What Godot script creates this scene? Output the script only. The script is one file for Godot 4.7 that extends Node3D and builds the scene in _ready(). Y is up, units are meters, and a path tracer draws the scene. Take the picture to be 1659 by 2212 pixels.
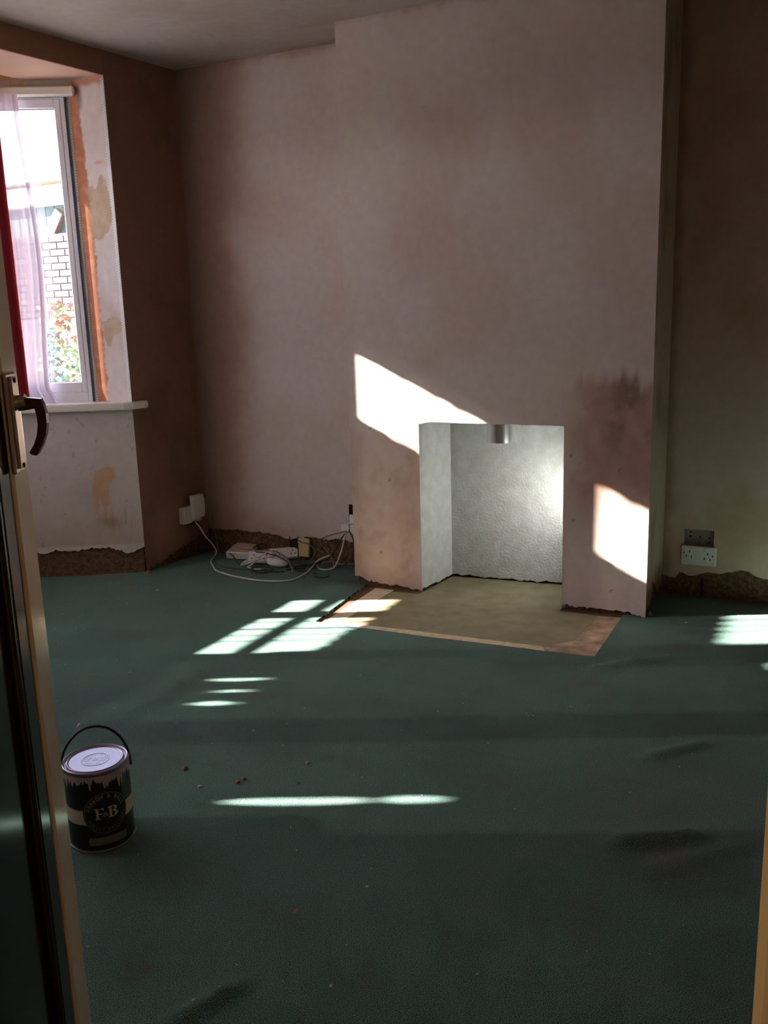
extends Node3D

# ---------------------------------------------------------------- helpers
const H := 2.45                 # ceiling height
const BW := 1.3534              # width of the chimney breast
const CORNER := Vector2(-1.0403, -0.2427)   # plan corner of nib and alcove (x, z)
const BAY := Vector2(-1.0855, 0.2189)       # plan corner where the bay starts
const U := Vector2(-0.8660254, 0.5)         # along the canted bay side, outwards
const N := Vector2(-0.5, -0.8660254)        # outward normal of the canted bay side
const BAY2 := Vector2(-1.367, 3.1)          # other end of the bay opening
const U2 := Vector2(-0.8660254, -0.5)
const N2 := Vector2(-0.5, 0.8660254)
const XB := -2.1                # plane of the front glass
var M := {}
var rng := RandomNumberGenerator.new()
var n_big := FastNoiseLite.new()
var n_mid := FastNoiseLite.new()
var n_fine := FastNoiseLite.new()

func lin(r: float, g: float, b: float) -> Color:
	return Color(r / 255.0, g / 255.0, b / 255.0).srgb_to_linear()

func srgb(r: float, g: float, b: float) -> Color:
	return Color(r / 255.0, g / 255.0, b / 255.0)

func mat(c: Color, rough := 0.8, metal := 0.0) -> StandardMaterial3D:
	var m := StandardMaterial3D.new()
	m.albedo_color = c
	m.roughness = rough
	m.metallic = metal
	m.cull_mode = BaseMaterial3D.CULL_DISABLED
	return m

func noise_image(size: int, freq: float, oct: int, sd: int, kind := FastNoiseLite.TYPE_SIMPLEX_SMOOTH) -> Image:
	var f := FastNoiseLite.new()
	f.noise_type = kind
	f.frequency = freq
	f.fractal_octaves = oct
	f.seed = sd
	return f.get_seamless_image(size, size)

func tint_tex(im: Image, lo: Color, hi: Color) -> ImageTexture:
	var src := im.duplicate()
	src.convert(Image.FORMAT_L8)
	var d: PackedByteArray = src.get_data()
	var o := PackedByteArray()
	o.resize(d.size() * 3)
	for i in d.size():
		var t := d[i] / 255.0
		o[i * 3] = int(255.0 * lerpf(lo.r, hi.r, t))
		o[i * 3 + 1] = int(255.0 * lerpf(lo.g, hi.g, t))
		o[i * 3 + 2] = int(255.0 * lerpf(lo.b, hi.b, t))
	return ImageTexture.create_from_image(Image.create_from_data(im.get_width(), im.get_height(), false, Image.FORMAT_RGB8, o))

func norm_tex(im: Image, strength: float) -> ImageTexture:
	var b := im.duplicate()
	b.convert(Image.FORMAT_RGBA8)
	b.bump_map_to_normal_map(strength)
	return ImageTexture.create_from_image(b)

func tri(m: StandardMaterial3D, per_m: float, world := true) -> void:
	m.uv1_triplanar = true
	m.uv1_world_triplanar = world
	m.uv1_scale = Vector3.ONE * per_m

func ST() -> SurfaceTool:
	var s := SurfaceTool.new()
	s.begin(Mesh.PRIMITIVE_TRIANGLES)
	return s

func obj(called: String, st: SurfaceTool, m: Material, parent: Node = self, smooth := false) -> MeshInstance3D:
	var o := MeshInstance3D.new()
	o.name = called
	if smooth:
		st.index()
	st.generate_normals()
	if m is StandardMaterial3D and m.normal_enabled and not m.uv1_triplanar:
		st.generate_tangents()
	o.mesh = st.commit()
	o.material_override = m
	parent.add_child(o, true)
	return o

func obj_raw(called: String, mesh: Mesh, m: Material, parent: Node = self) -> MeshInstance3D:
	var o := MeshInstance3D.new()
	o.name = called
	o.mesh = mesh
	o.material_override = m
	parent.add_child(o, true)
	return o

func thing(called: String, label: String, category: String, at := Vector3.ZERO, group := "") -> Node3D:
	var o := Node3D.new()
	o.name = called
	o.position = at
	add_child(o, true)
	return tag(o, label, category, group)

func tag(o: Node3D, label: String, category: String, group := "") -> Node3D:
	o.set_meta("label", label)
	o.set_meta("category", category)
	if group != "":
		o.set_meta("group", group)
	return o

func structure(o: Node3D, label := "") -> Node3D:
	o.set_meta("kind", "structure")
	if label != "":
		o.set_meta("label", label)
	return o

func node(called: String, at := Vector3.ZERO) -> Node3D:
	var o := Node3D.new()
	o.name = called
	o.position = at
	add_child(o, true)
	return o

func quad(st: SurfaceTool, a: Vector3, b: Vector3, c: Vector3, d: Vector3) -> void:   # a b c d clockwise seen from the front
	for v in [a, b, c, a, c, d]:
		st.add_vertex(v)

func tri3(st: SurfaceTool, a: Vector3, b: Vector3, c: Vector3) -> void:
	st.add_vertex(a)
	st.add_vertex(b)
	st.add_vertex(c)

# box with chamfered edges, centred in xf
func cbox(st: SurfaceTool, xf: Transform3D, size: Vector3, ch := 0.002) -> void:
	var h := size * 0.5
	ch = minf(ch, minf(h.x, minf(h.y, h.z)) * 0.9)
	st.set_smooth_group(-1)
	var ax := [Vector3.RIGHT, Vector3.UP, Vector3.BACK]
	for i in 3:
		var j := (i + 1) % 3
		var k := (i + 2) % 3
		for s in [-1.0, 1.0]:
			var n: Vector3 = ax[i] * s * h[i]
			var p: Vector3 = ax[j] * (h[j] - ch)
			var q: Vector3 = ax[k] * (h[k] - ch) * s
			quad(st, xf * (n - p - q), xf * (n - p + q), xf * (n + p + q), xf * (n + p - q))
	for i in 3:
		var j := (i + 1) % 3
		var k := (i + 2) % 3
		for s in [-1.0, 1.0]:
			for t in [-1.0, 1.0]:
				var a: Vector3 = ax[i] * s * h[i] + ax[j] * t * (h[j] - ch)
				var b: Vector3 = ax[i] * s * (h[i] - ch) + ax[j] * t * h[j]
				var z: Vector3 = ax[k] * (h[k] - ch)
				if s * t > 0:
					quad(st, xf * (a - z), xf * (a + z), xf * (b + z), xf * (b - z))
				else:
					quad(st, xf * (a + z), xf * (a - z), xf * (b - z), xf * (b + z))
	for sx in [-1.0, 1.0]:
		for sy in [-1.0, 1.0]:
			for sz in [-1.0, 1.0]:
				var a := Vector3(sx * h.x, sy * (h.y - ch), sz * (h.z - ch))
				var b := Vector3(sx * (h.x - ch), sy * h.y, sz * (h.z - ch))
				var c := Vector3(sx * (h.x - ch), sy * (h.y - ch), sz * h.z)
				if sx * sy * sz > 0:
					tri3(st, xf * a, xf * c, xf * b)
				else:
					tri3(st, xf * a, xf * b, xf * c)

func box(st: SurfaceTool, lo: Vector3, hi: Vector3, ch := 0.001) -> void:
	cbox(st, Transform3D(Basis(), (lo + hi) * 0.5), hi - lo, ch)

# frame of axes: local x runs along dir (plan), y up, z out of it towards the viewer on its right-hand rule
func along(p: Vector2, dir: Vector2, y := 0.0) -> Transform3D:
	var x := Vector3(dir.x, 0, dir.y).normalized()
	return Transform3D(Basis(x, Vector3.UP, x.cross(Vector3.UP)), Vector3(p.x, y, p.y))

# upright prism over a plan polygon
func prism(st: SurfaceTool, poly: PackedVector2Array, y0: float, y1: float) -> void:
	st.set_smooth_group(-1)
	var ccw := not Geometry2D.is_polygon_clockwise(poly)
	var idx := Geometry2D.triangulate_polygon(poly)
	var i := 0
	while i < idx.size():
		var a := poly[idx[i]]
		var b := poly[idx[i + 1]]
		var c := poly[idx[i + 2]]
		if (b - a).cross(c - a) < 0.0:
			var t := b
			b = c
			c = t
		tri3(st, Vector3(a.x, y1, a.y), Vector3(b.x, y1, b.y), Vector3(c.x, y1, c.y))
		tri3(st, Vector3(a.x, y0, a.y), Vector3(c.x, y0, c.y), Vector3(b.x, y0, b.y))
		i += 3
	for k in poly.size():
		var a := poly[k]
		var b := poly[(k + 1) % poly.size()]
		if ccw:
			var t := a
			a = b
			b = t
		quad(st, Vector3(a.x, y0, a.y), Vector3(b.x, y0, b.y), Vector3(b.x, y1, b.y), Vector3(a.x, y1, a.y))

# a polygon in the local xy plane of xf, given depth along local z (front at z = 0, back at -depth)
func plate(st: SurfaceTool, xf: Transform3D, poly: PackedVector2Array, depth: float) -> void:
	st.set_smooth_group(-1)
	var p := poly
	if not Geometry2D.is_polygon_clockwise(p):
		p = poly.duplicate()
		p.reverse()
	var idx := Geometry2D.triangulate_polygon(p)
	var i := 0
	while i < idx.size():
		var a := p[idx[i]]
		var b := p[idx[i + 1]]
		var c := p[idx[i + 2]]
		if (b - a).cross(c - a) > 0.0:
			var t := b
			b = c
			c = t
		tri3(st, xf * Vector3(a.x, a.y, 0), xf * Vector3(b.x, b.y, 0), xf * Vector3(c.x, c.y, 0))
		tri3(st, xf * Vector3(a.x, a.y, -depth), xf * Vector3(c.x, c.y, -depth), xf * Vector3(b.x, b.y, -depth))
		i += 3
	for k in p.size():
		var a := p[k]
		var b := p[(k + 1) % p.size()]
		quad(st, xf * Vector3(a.x, a.y, 0), xf * Vector3(a.x, a.y, -depth), xf * Vector3(b.x, b.y, -depth), xf * Vector3(b.x, b.y, 0))

func lathe(st: SurfaceTool, prof: Array, n := 48, at := Vector3.ZERO, a0 := 0.0, a1 := TAU) -> void:
	st.set_smooth_group(1)
	for i in prof.size() - 1:
		var p: Vector2 = prof[i]
		var q: Vector2 = prof[i + 1]
		if i > 0 and i % 1 == 0:
			st.set_smooth_group(1 + i % 30)
		for k in n:
			var a := lerpf(a0, a1, float(k) / n)
			var b := lerpf(a0, a1, float(k + 1) / n)
			var da := Vector3(sin(a), 0, cos(a))
			var db := Vector3(sin(b), 0, cos(b))
			var y := Vector3.UP
			quad(st, at + da * p.x + y * p.y, at + da * q.x + y * q.y, at + db * q.x + y * q.y, at + db * p.x + y * p.y)

func spline(pts: Array, per := 6) -> Array:
	var o := []
	for i in pts.size() - 1:
		var a: Vector3 = pts[maxi(i - 1, 0)]
		var b: Vector3 = pts[i]
		var c: Vector3 = pts[i + 1]
		var d: Vector3 = pts[mini(i + 2, pts.size() - 1)]
		for k in per:
			o.append(b.cubic_interpolate(c, a, d, float(k) / per))
	o.append(pts[-1])
	return o

func tube(st: SurfaceTool, pts: Array, r: float, sides := 8, sx := 1.0, sy := 1.0, ref := Vector3.UP) -> void:
	st.set_smooth_group(1)
	var rings := []
	var up := ref
	for i in pts.size():
		var t: Vector3 = (pts[mini(i + 1, pts.size() - 1)] - pts[maxi(i - 1, 0)]).normalized()
		var side := t.cross(up)
		if side.length() < 0.05:
			side = t.cross(Vector3.RIGHT)
		side = side.normalized()
		up = side.cross(t).normalized()
		var ring := []
		for k in sides:
			var a := TAU * k / sides
			ring.append(pts[i] + side * cos(a) * r * sx + up * sin(a) * r * sy)
		rings.append(ring)
	for i in rings.size() - 1:
		for k in sides:
			var l := (k + 1) % sides
			quad(st, rings[i][k], rings[i][l], rings[i + 1][l], rings[i + 1][k])
	st.set_smooth_group(-1)
	for k in sides - 2:
		tri3(st, rings[0][0], rings[0][k + 2], rings[0][k + 1])
		tri3(st, rings[-1][0], rings[-1][k + 1], rings[-1][k + 2])

# an upright coloured plaster sheet from plan point a to b (left to right as seen), its lower edge ragged, 12 mm thick
func sheet(a: Vector2, b: Vector2, y1: float, step: float, low: Callable, col: Callable, u0 := 0.0, thick := 0.012, st: SurfaceTool = null) -> SurfaceTool:
	var own := st == null
	if own:
		st = ST()
	var len := a.distance_to(b)
	var dir := (b - a) / len
	var r := Vector3(dir.x, 0, dir.y)
	var n := r.cross(Vector3.UP)
	var nu := maxi(2, int(ceil(len / step)))
	var lo := []
	var most := 0.0
	for i in nu + 1:
		lo.append(float(low.call(u0 + len * i / nu)))
		most = maxf(most, y1 - lo[i])
	var nv := maxi(2, int(ceil(most / step)))
	var pv := []
	var pc := []
	for j in nv + 1:
		for i in nu + 1:
			var u := len * i / nu
			var y: float = lerpf(lo[i], y1, float(j) / nv)
			pv.append(Vector3(a.x, 0, a.y) + r * u + Vector3.UP * y)
			pc.append(col.call(u0 + u, y))
	st.set_smooth_group(-1)
	for j in nv:
		for i in nu:
			var k := j * (nu + 1) + i
			for e in [k, k + nu + 1, k + nu + 2, k, k + nu + 2, k + 1]:
				st.set_color(pc[e])
				st.set_uv(Vector2(u0 + (e % (nu + 1)) * len / nu + a.x * 3.1, pv[e].y) * 1.6)
				st.add_vertex(pv[e])
	var back := -n * thick
	for i in nu:
		for e in [[pv[i], i], [pv[i + 1], i + 1], [pv[i + 1] + back, i + 1], [pv[i], i], [pv[i + 1] + back, i + 1], [pv[i] + back, i]]:
			st.set_color(pc[e[1]])
			st.set_uv(Vector2(e[0].x, e[0].z) * 1.6)
			st.add_vertex(e[0])
	return st

func nz(f: FastNoiseLite, x: float, y: float, z := 0.0) -> float:
	return f.get_noise_3d(x, y, z)

func blob(u: float, y: float, cu: float, cy: float, ru: float, ry: float, edge := 0.5) -> float:
	var d := sqrt(pow((u - cu) / ru, 2) + pow((y - cy) / ry, 2))
	d += 0.35 * nz(n_mid, u * 1.7, y * 1.7, cu * 9.0)
	return 1.0 - smoothstep(1.0 - edge, 1.0 + edge, d)

func mixc(a: Color, b: Color, t: float) -> Color:
	return a.lerp(b, clampf(t, 0.0, 1.0))

# ---------------------------------------------------------------- the scene
func _ready() -> void:
	rng.seed = 7
	var cam := Camera3D.new()
	cam.name = "camera"
	add_child(cam)
	var yaw := 0.4676
	var pitch := -0.2159
	var roll := -0.0300
	cam.transform = Transform3D(Basis(Vector3.UP, yaw) * Basis(Vector3.RIGHT, pitch) * Basis(Vector3.BACK, roll), Vector3(2.0082, 1.2556, 3.6527))
	cam.fov = rad_to_deg(2.0 * atan(1106.0 / 1965.1))
	cam.near = 0.02
	cam.far = 200.0
	var we := WorldEnvironment.new()
	we.name = "world"
	var env := Environment.new()
	env.background_mode = Environment.BG_SKY
	var sm := ProceduralSkyMaterial.new()
	sm.sky_top_color = Color(0.42, 0.50, 0.64)
	sm.sky_horizon_color = Color(0.97, 0.98, 1.0)
	sm.sky_curve = 0.2
	sm.sky_energy_multiplier = 4.0
	sm.ground_horizon_color = Color(0.6, 0.58, 0.55)
	sm.ground_bottom_color = Color(0.4, 0.38, 0.36)
	sm.ground_energy_multiplier = 1.5
	sm.sun_angle_max = 0.0
	var sky := Sky.new()
	sky.sky_material = sm
	env.sky = sky
	env.tonemap_mode = Environment.TONE_MAPPER_LINEAR
	env.tonemap_exposure = 1.1
	env.sdfgi_enabled = true
	env.ssao_enabled = true
	env.ssil_enabled = true
	we.environment = env
	add_child(we)
	var sun := DirectionalLight3D.new()
	sun.name = "sun"
	sun.light_color = Color(1.0, 0.975, 0.94)
	sun.light_energy = 26.0
	sun.light_angular_distance = 0.55
	sun.shadow_enabled = true
	add_child(sun)
	sun.look_at_from_position(Vector3(-10, 4.87, 4.7), Vector3.ZERO, Vector3.UP)

	setup_noise()
	setup_materials()
	build_shell()
	build_chimney()
	build_alcoves()
	build_bay()
	build_floor()
	build_doorway()
	build_outside()
	build_door()
	build_hearth()
	build_curtains()
	build_paint_can()
	build_electrics()
	build_cables()
	build_debris()

func setup_noise() -> void:
	n_big.seed = 11
	n_big.frequency = 1.3
	n_big.fractal_octaves = 4
	n_mid.seed = 23
	n_mid.frequency = 6.0
	n_mid.fractal_octaves = 4
	n_fine.seed = 37
	n_fine.frequency = 30.0
	n_fine.fractal_octaves = 4

func setup_materials() -> void:
	var grain := noise_image(512, 0.02, 5, 3)
	var fine := noise_image(512, 0.12, 3, 5)
	var pl := mat(Color.WHITE, 0.88)
	pl.vertex_color_use_as_albedo = true
	pl.albedo_texture = tint_tex(grain, Color(0.95, 0.945, 0.94), Color(1, 1, 1))
	pl.normal_enabled = true
	pl.normal_texture = norm_tex(grain, 3.0)
	pl.normal_scale = 0.12
	M.plaster = pl
	var core := mat(srgb(140, 110, 78), 0.95)
	core.albedo_texture = tint_tex(noise_image(512, 0.025, 5, 8), Color(0.5, 0.45, 0.4), Color(1, 1, 1))
	core.normal_enabled = true
	core.normal_texture = norm_tex(noise_image(512, 0.03, 5, 9), 8.0)
	core.normal_scale = 1.0
	tri(core, 3.0)
	M.core = core
	var wp := mat(srgb(202, 206, 207), 0.75)
	wp.albedo_texture = tint_tex(noise_image(512, 0.01, 4, 14), Color(0.9, 0.9, 0.88), Color(1, 1, 1))
	wp.normal_enabled = true
	wp.normal_texture = norm_tex(noise_image(512, 0.05, 4, 15), 6.0)
	wp.normal_scale = 0.35
	wp.uv1_scale = Vector3(1.6, 1.6, 1.6)
	M.white_wall = wp
	var cp := mat(Color.WHITE, 0.98)
	cp.vertex_color_use_as_albedo = true
	var tuft := noise_image(1024, 0.13, 3, 21)
	tuft.adjust_bcs(1.12, 1.9, 1.0)
	cp.albedo_texture = tint_tex(tuft, Color(0.14, 0.15, 0.15), Color(1, 1, 1))
	cp.normal_enabled = true
	cp.normal_texture = norm_tex(tuft, 6.0)
	cp.normal_scale = 0.9
	cp.rim_enabled = true
	cp.rim = 0.4
	cp.rim_tint = 0.9
	M.carpet = cp
	var sc := mat(srgb(144, 135, 108), 0.7)
	sc.albedo_texture = tint_tex(noise_image(512, 0.012, 5, 31), Color(0.84, 0.84, 0.80), Color(1, 1, 1))
	sc.normal_enabled = true
	sc.normal_texture = norm_tex(fine, 2.0)
	sc.normal_scale = 0.3
	tri(sc, 1.4)
	M.screed = sc
	var bd := mat(srgb(222, 204, 176), 0.85)
	bd.albedo_texture = tint_tex(noise_image(512, 0.02, 5, 33), Color(0.84, 0.8, 0.76), Color(1, 1, 1))
	tri(bd, 2.0)
	M.border = bd
	M.upvc = mat(srgb(232, 232, 234), 0.25)
	M.gasket = mat(srgb(40, 44, 60), 0.6)
	M.gloss_white = mat(srgb(226, 222, 212), 0.3)
	var gl := mat(Color(1, 1, 1, 0.05), 0.0)
	gl.transparency = BaseMaterial3D.TRANSPARENCY_ALPHA
	M.glass = gl
	M.steel = mat(srgb(205, 205, 205), 0.28, 1.0)
	M.zinc = mat(srgb(226, 226, 228), 0.45, 0.2)
	M.white_plastic = mat(srgb(222, 220, 214), 0.4)
	M.grey_plastic = mat(srgb(170, 172, 176), 0.35)
	M.black_plastic = mat(srgb(24, 24, 26), 0.45)
	M.dark = mat(srgb(18, 16, 15), 0.8)
	M.mud = mat(srgb(96, 64, 44), 0.95)

func struct(called: String, st: SurfaceTool, m: Material, label := "") -> MeshInstance3D:
	var o := obj(called, st, m)
	structure(o, label)
	return o

func flat(c: Color) -> Callable:
	return func(_u, _y): return c

func level(y: float) -> Callable:
	return func(_u): return y

# -------- floor slab, ceiling, far walls of the room
func build_shell() -> void:
	var s := ST()
	box(s, Vector3(-2.5, -0.2, -0.75), Vector3(2.75, -0.012, 5.0))
	struct("floor", s, M.core)
	# ceiling, finely coloured
	s = ST()
	var ceil_c := func(x: float, z: float):
		var c := lin(186, 174, 166)
		c = mixc(c, lin(172, 150, 138), 0.5 * smoothstep(-0.1, 0.5, nz(n_big, x * 1.2, z * 2.5, 4.0)))
		var edge := 1.0 - smoothstep(0.0, 0.05, z + 0.27 + 0.03 * nz(n_mid, x * 3, 0))
		return mixc(c, lin(150, 100, 76), 0.6 * edge)
	var nx := 60
	var nzc := 60
	s.set_smooth_group(-1)
	for j in nzc:
		for i in nx:
			var p := []
			for e in [[0, 0], [1, 0], [1, 1], [0, 1]]:
				p.append(Vector3(lerpf(-1.5, 2.45, float(i + e[0]) / nx), H, lerpf(-0.5, 3.4, float(j + e[1]) / nzc)))
			for k in [0, 2, 1, 0, 3, 2]:
				s.set_color(ceil_c.call(p[k].x, p[k].z))
				s.set_uv(Vector2(p[k].x, p[k].z) * 1.6)
				s.add_vertex(p[k])
	var cl := struct("ceiling", s, M.plaster, "pale skimmed plaster ceiling with brownish edges")
	s = ST()
	box(s, Vector3(-1.75, H + 0.002, -0.75), Vector3(2.75, H + 0.2, 5.0))
	obj("ceiling_slab", s, M.core, cl)
	# wall to the right of the room (outside the frame)
	s = sheet(Vector2(2.35, -0.366), Vector2(2.35, 3.25), H, 0.12, level(0.0), flat(lin(126, 98, 84)))
	var wr := struct("wall_right", s, M.plaster)
	s = ST()
	box(s, Vector3(2.362, -0.2, -0.75), Vector3(2.75, H, 3.4))
	obj("wall_core", s, M.core, wr)
	# wall with the doorway (behind the camera side)
	var wb := node("wall_front")
	structure(wb)
	s = ST()
	box(s, Vector3(-1.55, -0.1, 3.25), Vector3(1.33, H, 3.37))
	box(s, Vector3(2.0, -0.1, 3.25), Vector3(2.4, H, 3.37))
	box(s, Vector3(1.33, 2.06, 3.25), Vector3(2.0, H, 3.37))
	obj("plaster", s, M.hall_wall if M.has("hall_wall") else mat(srgb(120, 92, 78), 0.9), wb)
	# hall behind
	var wh := node("wall_hall")
	structure(wh)
	s = ST()
	box(s, Vector3(0.55, -0.1, 3.37), Vector3(0.65, H, 5.0))
	box(s, Vector3(2.65, -0.1, 3.37), Vector3(2.75, H, 5.0))
	box(s, Vector3(0.55, -0.1, 4.9), Vector3(2.75, H, 5.0))
	obj("plaster", s, mat(srgb(190, 172, 140), 0.9), wh)

# -------- chimney breast
func build_chimney() -> void:
	var n := node("wall_chimney")
	structure(n, "bare plastered chimney breast with a square fireplace opening and damp stains")
	var rag_l := func(u: float): return 0.014 + 0.012 * nz(n_fine, u * 1.2, 0.3) + 0.006 * nz(n_fine, u * 4.0, 5.3) + 0.022 * (1.0 - smoothstep(0.0, 0.12, u)) - 0.012 * smoothstep(0.2, 0.347, u)
	var rag_r := func(u: float): return 0.012 + 0.012 * nz(n_fine, u * 1.1, 3.3) + 0.008 * nz(n_fine, u * 4.0, 1.3) - 0.014 * smoothstep(1.28, 1.353, u)
	var col := func(u: float, y: float):
		var c := lin(203, 188, 180)
		c = mixc(c, lin(196, 174, 162), 0.7 * smoothstep(-0.15, 0.45, nz(n_big, u * 1.6, y * 1.2, 1.0)))
		c = mixc(c, lin(198, 186, 166), 0.5 * smoothstep(0.0, 0.5, nz(n_big, u * 1.3, y * 1.3, 7.0)))
		# rusty marks high on the face
		c = mixc(c, lin(164, 118, 88), 0.30 * blob(u, y, 0.50, 1.98, 0.13, 0.08, 0.9))
		c = mixc(c, lin(168, 122, 92), 0.16 * blob(u, y, 0.52, 1.55, 0.2, 0.12, 0.9))
		c = mixc(c, lin(160, 104, 80), 0.4 * (1.0 - smoothstep(0.0, 0.03, H - y + 0.02 * nz(n_mid, u * 2, 1))))
		# lower left pier: reddish damp
		var left := (1.0 - smoothstep(0.34, 0.42, u)) * (1.0 - smoothstep(0.62, 0.82, y + 0.06 * nz(n_mid, u, y)))
		c = mixc(c, lin(198, 168, 152), left * (0.5 + 0.5 * smoothstep(-0.25, 0.35, nz(n_mid, u * 0.6, y * 0.6, 3.0))))
		c = mixc(c, lin(176, 146, 130), left * 0.5 * smoothstep(0.1, 0.4, nz(n_mid, u * 1.4, y * 1.0, 8.0)))
		c = mixc(c, lin(214, 190, 170), left * 0.8 * blob(u, y, 0.13, 0.09, 0.06, 0.06, 0.8))
		c = mixc(c, lin(208, 184, 168), 0.6 * left * blob(u, y + 0.25 * u, 0.11, 0.49, 0.09, 0.02, 0.9))
		# right pier: dark damp patch
		var top_r := 0.98 + 0.05 * nz(n_mid, u * 2.2, 0.7) + 0.05 * nz(n_fine, u, 0.2) + 0.10 * (u - 1.2)
		var right := smoothstep(0.98, 1.12, u + 0.04 * nz(n_mid, u, y, 4.0)) * (1.0 - smoothstep(top_r - 0.06, top_r + 0.02, y)) * smoothstep(0.24, 0.52, y + 0.05 * nz(n_mid, u, y, 2.0))
		c = mixc(c, lin(168, 124, 106), right * (0.72 + 0.3 * nz(n_mid, u * 1.2, y * 1.2, 5.0)))
		c = mixc(c, lin(138, 110, 98), right * smoothstep(-0.05, 0.4, nz(n_mid, u * 0.8, y * 0.8, 6.0)) * smoothstep(1.1, 1.22, u) * smoothstep(0.6, 0.8, y))
		c = mixc(c, lin(120, 92, 82), right * 0.8 * blob(u, y, 1.26, 0.93, 0.07, 0.09, 0.7))
		c = mixc(c, lin(176, 150, 132), right * 0.55 * smoothstep(0.22, 0.5, nz(n_fine, u * 0.7, y * 0.55, 9.0)))
		c = mixc(c, lin(206, 184, 170), (1.0 - smoothstep(1.008, 1.02, u)) * smoothstep(1.0, 1.003, u) * (1.0 - smoothstep(0.62, 0.68, y)))
		c = mixc(c, lin(226, 208, 199), 0.9 * smoothstep(1.004, 1.02, u) * (1.0 - smoothstep(0.12, 0.50, y + 0.06 * nz(n_mid, u, y, 7.0))))
		# small dark nicks
		c = mixc(c, lin(96, 66, 52), 0.7 * smoothstep(0.60, 0.68, nz(n_fine, u * 1.5, y * 1.5, 20.0)) * (1.0 - smoothstep(0.7, 0.9, y)))
		return c
	var st := sheet(Vector2(0, 0), Vector2(0.3475, 0), 0.777, 0.011, rag_l, col)
	sheet(Vector2(1.0025, 0), Vector2(BW, 0), 0.777, 0.011, rag_r, col, 1.0025, 0.012, st)
	var head := func(u: float): return 0.777 - (0.008 * (1.0 - smoothstep(0.3476, 0.40, u))) * float(u > 0.3475 and u < 1.0025) + (0.003 * nz(n_mid, u * 2.0, 0) + 0.002 if u > 0.3476 and u < 1.0024 else 0.0)
	sheet(Vector2(0, 0), Vector2(BW, 0), H, 0.011, head, col, 0.0, 0.012, st)
	obj("plaster_face", st, M.plaster, n)
	# cheeks of the breast
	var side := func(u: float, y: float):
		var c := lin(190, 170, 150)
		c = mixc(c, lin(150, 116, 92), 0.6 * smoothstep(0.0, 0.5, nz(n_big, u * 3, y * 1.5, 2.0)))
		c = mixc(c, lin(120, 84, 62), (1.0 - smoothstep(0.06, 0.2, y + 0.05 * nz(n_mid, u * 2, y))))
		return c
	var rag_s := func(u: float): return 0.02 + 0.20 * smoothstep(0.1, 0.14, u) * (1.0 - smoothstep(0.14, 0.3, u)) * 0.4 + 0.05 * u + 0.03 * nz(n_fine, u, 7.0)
	obj("right_cheek", sheet(Vector2(BW, 0), Vector2(BW, -0.37), H, 0.02, rag_s, side), M.plaster, n)
	obj("left_cheek", sheet(Vector2(0, -0.27), Vector2(0, 0), H, 0.03, rag_s, side), M.plaster, n)
	# masonry core behind the skim
	var s := ST()
	box(s, Vector3(0.012, -0.1, -0.6), Vector3(0.335, 0.79, -0.012))
	box(s, Vector3(1.015, -0.1, -0.6), Vector3(BW - 0.012, 0.79, -0.012))
	box(s, Vector3(0.012, 0.79, -0.6), Vector3(0.62, H, -0.012))
	box(s, Vector3(0.74, 0.79, -0.6), Vector3(BW - 0.012, H, -0.012))
	box(s, Vector3(0.62, 0.79, -0.6), Vector3(0.74, H, -0.23))
	box(s, Vector3(0.62, 0.79, -0.11), Vector3(0.74, H, -0.012))
	box(s, Vector3(0.335, -0.1, -0.6), Vector3(1.015, 0.79, -0.36))
	obj("masonry", s, M.core, n)
	# white painted lining of the fireplace, its lower edge broken
	var wob := func(u: float): return 0.006 + 0.012 * nz(n_fine, u * 0.8, 4.0) + 0.006 * nz(n_fine, u * 3.0, 2.0)
	var wcol := func(u: float, y: float):
		var c := Color(1, 1, 1)
		c = mixc(c, lin(206, 200, 176), 0.7 * (1.0 - smoothstep(0.0, 0.05, u)) * smoothstep(0.3, 0.8, y) )
		c = mixc(c, lin(120, 100, 84), 0.8 * smoothstep(0.5, 0.62, nz(n_fine, u * 0.8, y * 0.8, 3.0)) * (1.0 - smoothstep(0.03, 0.1, y)))
		return c
	var wl: StandardMaterial3D = M.white_wall.duplicate()
	wl.vertex_color_use_as_albedo = true
	var b0 := Vector2(0.383, -0.281)
	var b1 := Vector2(1.0, -0.335)
	obj("left_lining", sheet(Vector2(0.3475, -0.001), b0, 0.79, 0.02, wob, wcol), wl, n)
	obj("back_lining", sheet(b0, b1, 0.79, 0.015, wob, wcol), wl, n)
	obj("right_lining", sheet(b1, Vector2(1.0025, -0.001), 0.79, 0.02, wob, wcol), wl, n)
	s = ST()
	for q in [[0.335, 0.62, -0.36, -0.012], [0.74, 1.015, -0.36, -0.012], [0.62, 0.74, -0.36, -0.23], [0.62, 0.74, -0.11, -0.012]]:
		box(s, Vector3(q[0], 0.779, q[2]), Vector3(q[1], 0.79, q[3]))
	obj("top_lining", s, mat(srgb(196, 198, 194), 0.8), n)
	# stainless flue liner hanging out of the throat
	s = ST()
	lathe(s, [Vector2(0.0575, 0.68), Vector2(0.0575, 1.1)], 56)
	lathe(s, [Vector2(0.0555, 1.1), Vector2(0.0555, 0.68), Vector2(0.0575, 0.68)], 56)
	var fl := obj("flue_pipe", s, M.steel)
	fl.position = Vector3(0.667, 0, -0.165)
	tag(fl, "short stainless steel flue pipe hanging from the top of the fireplace opening", "flue pipe")

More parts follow.
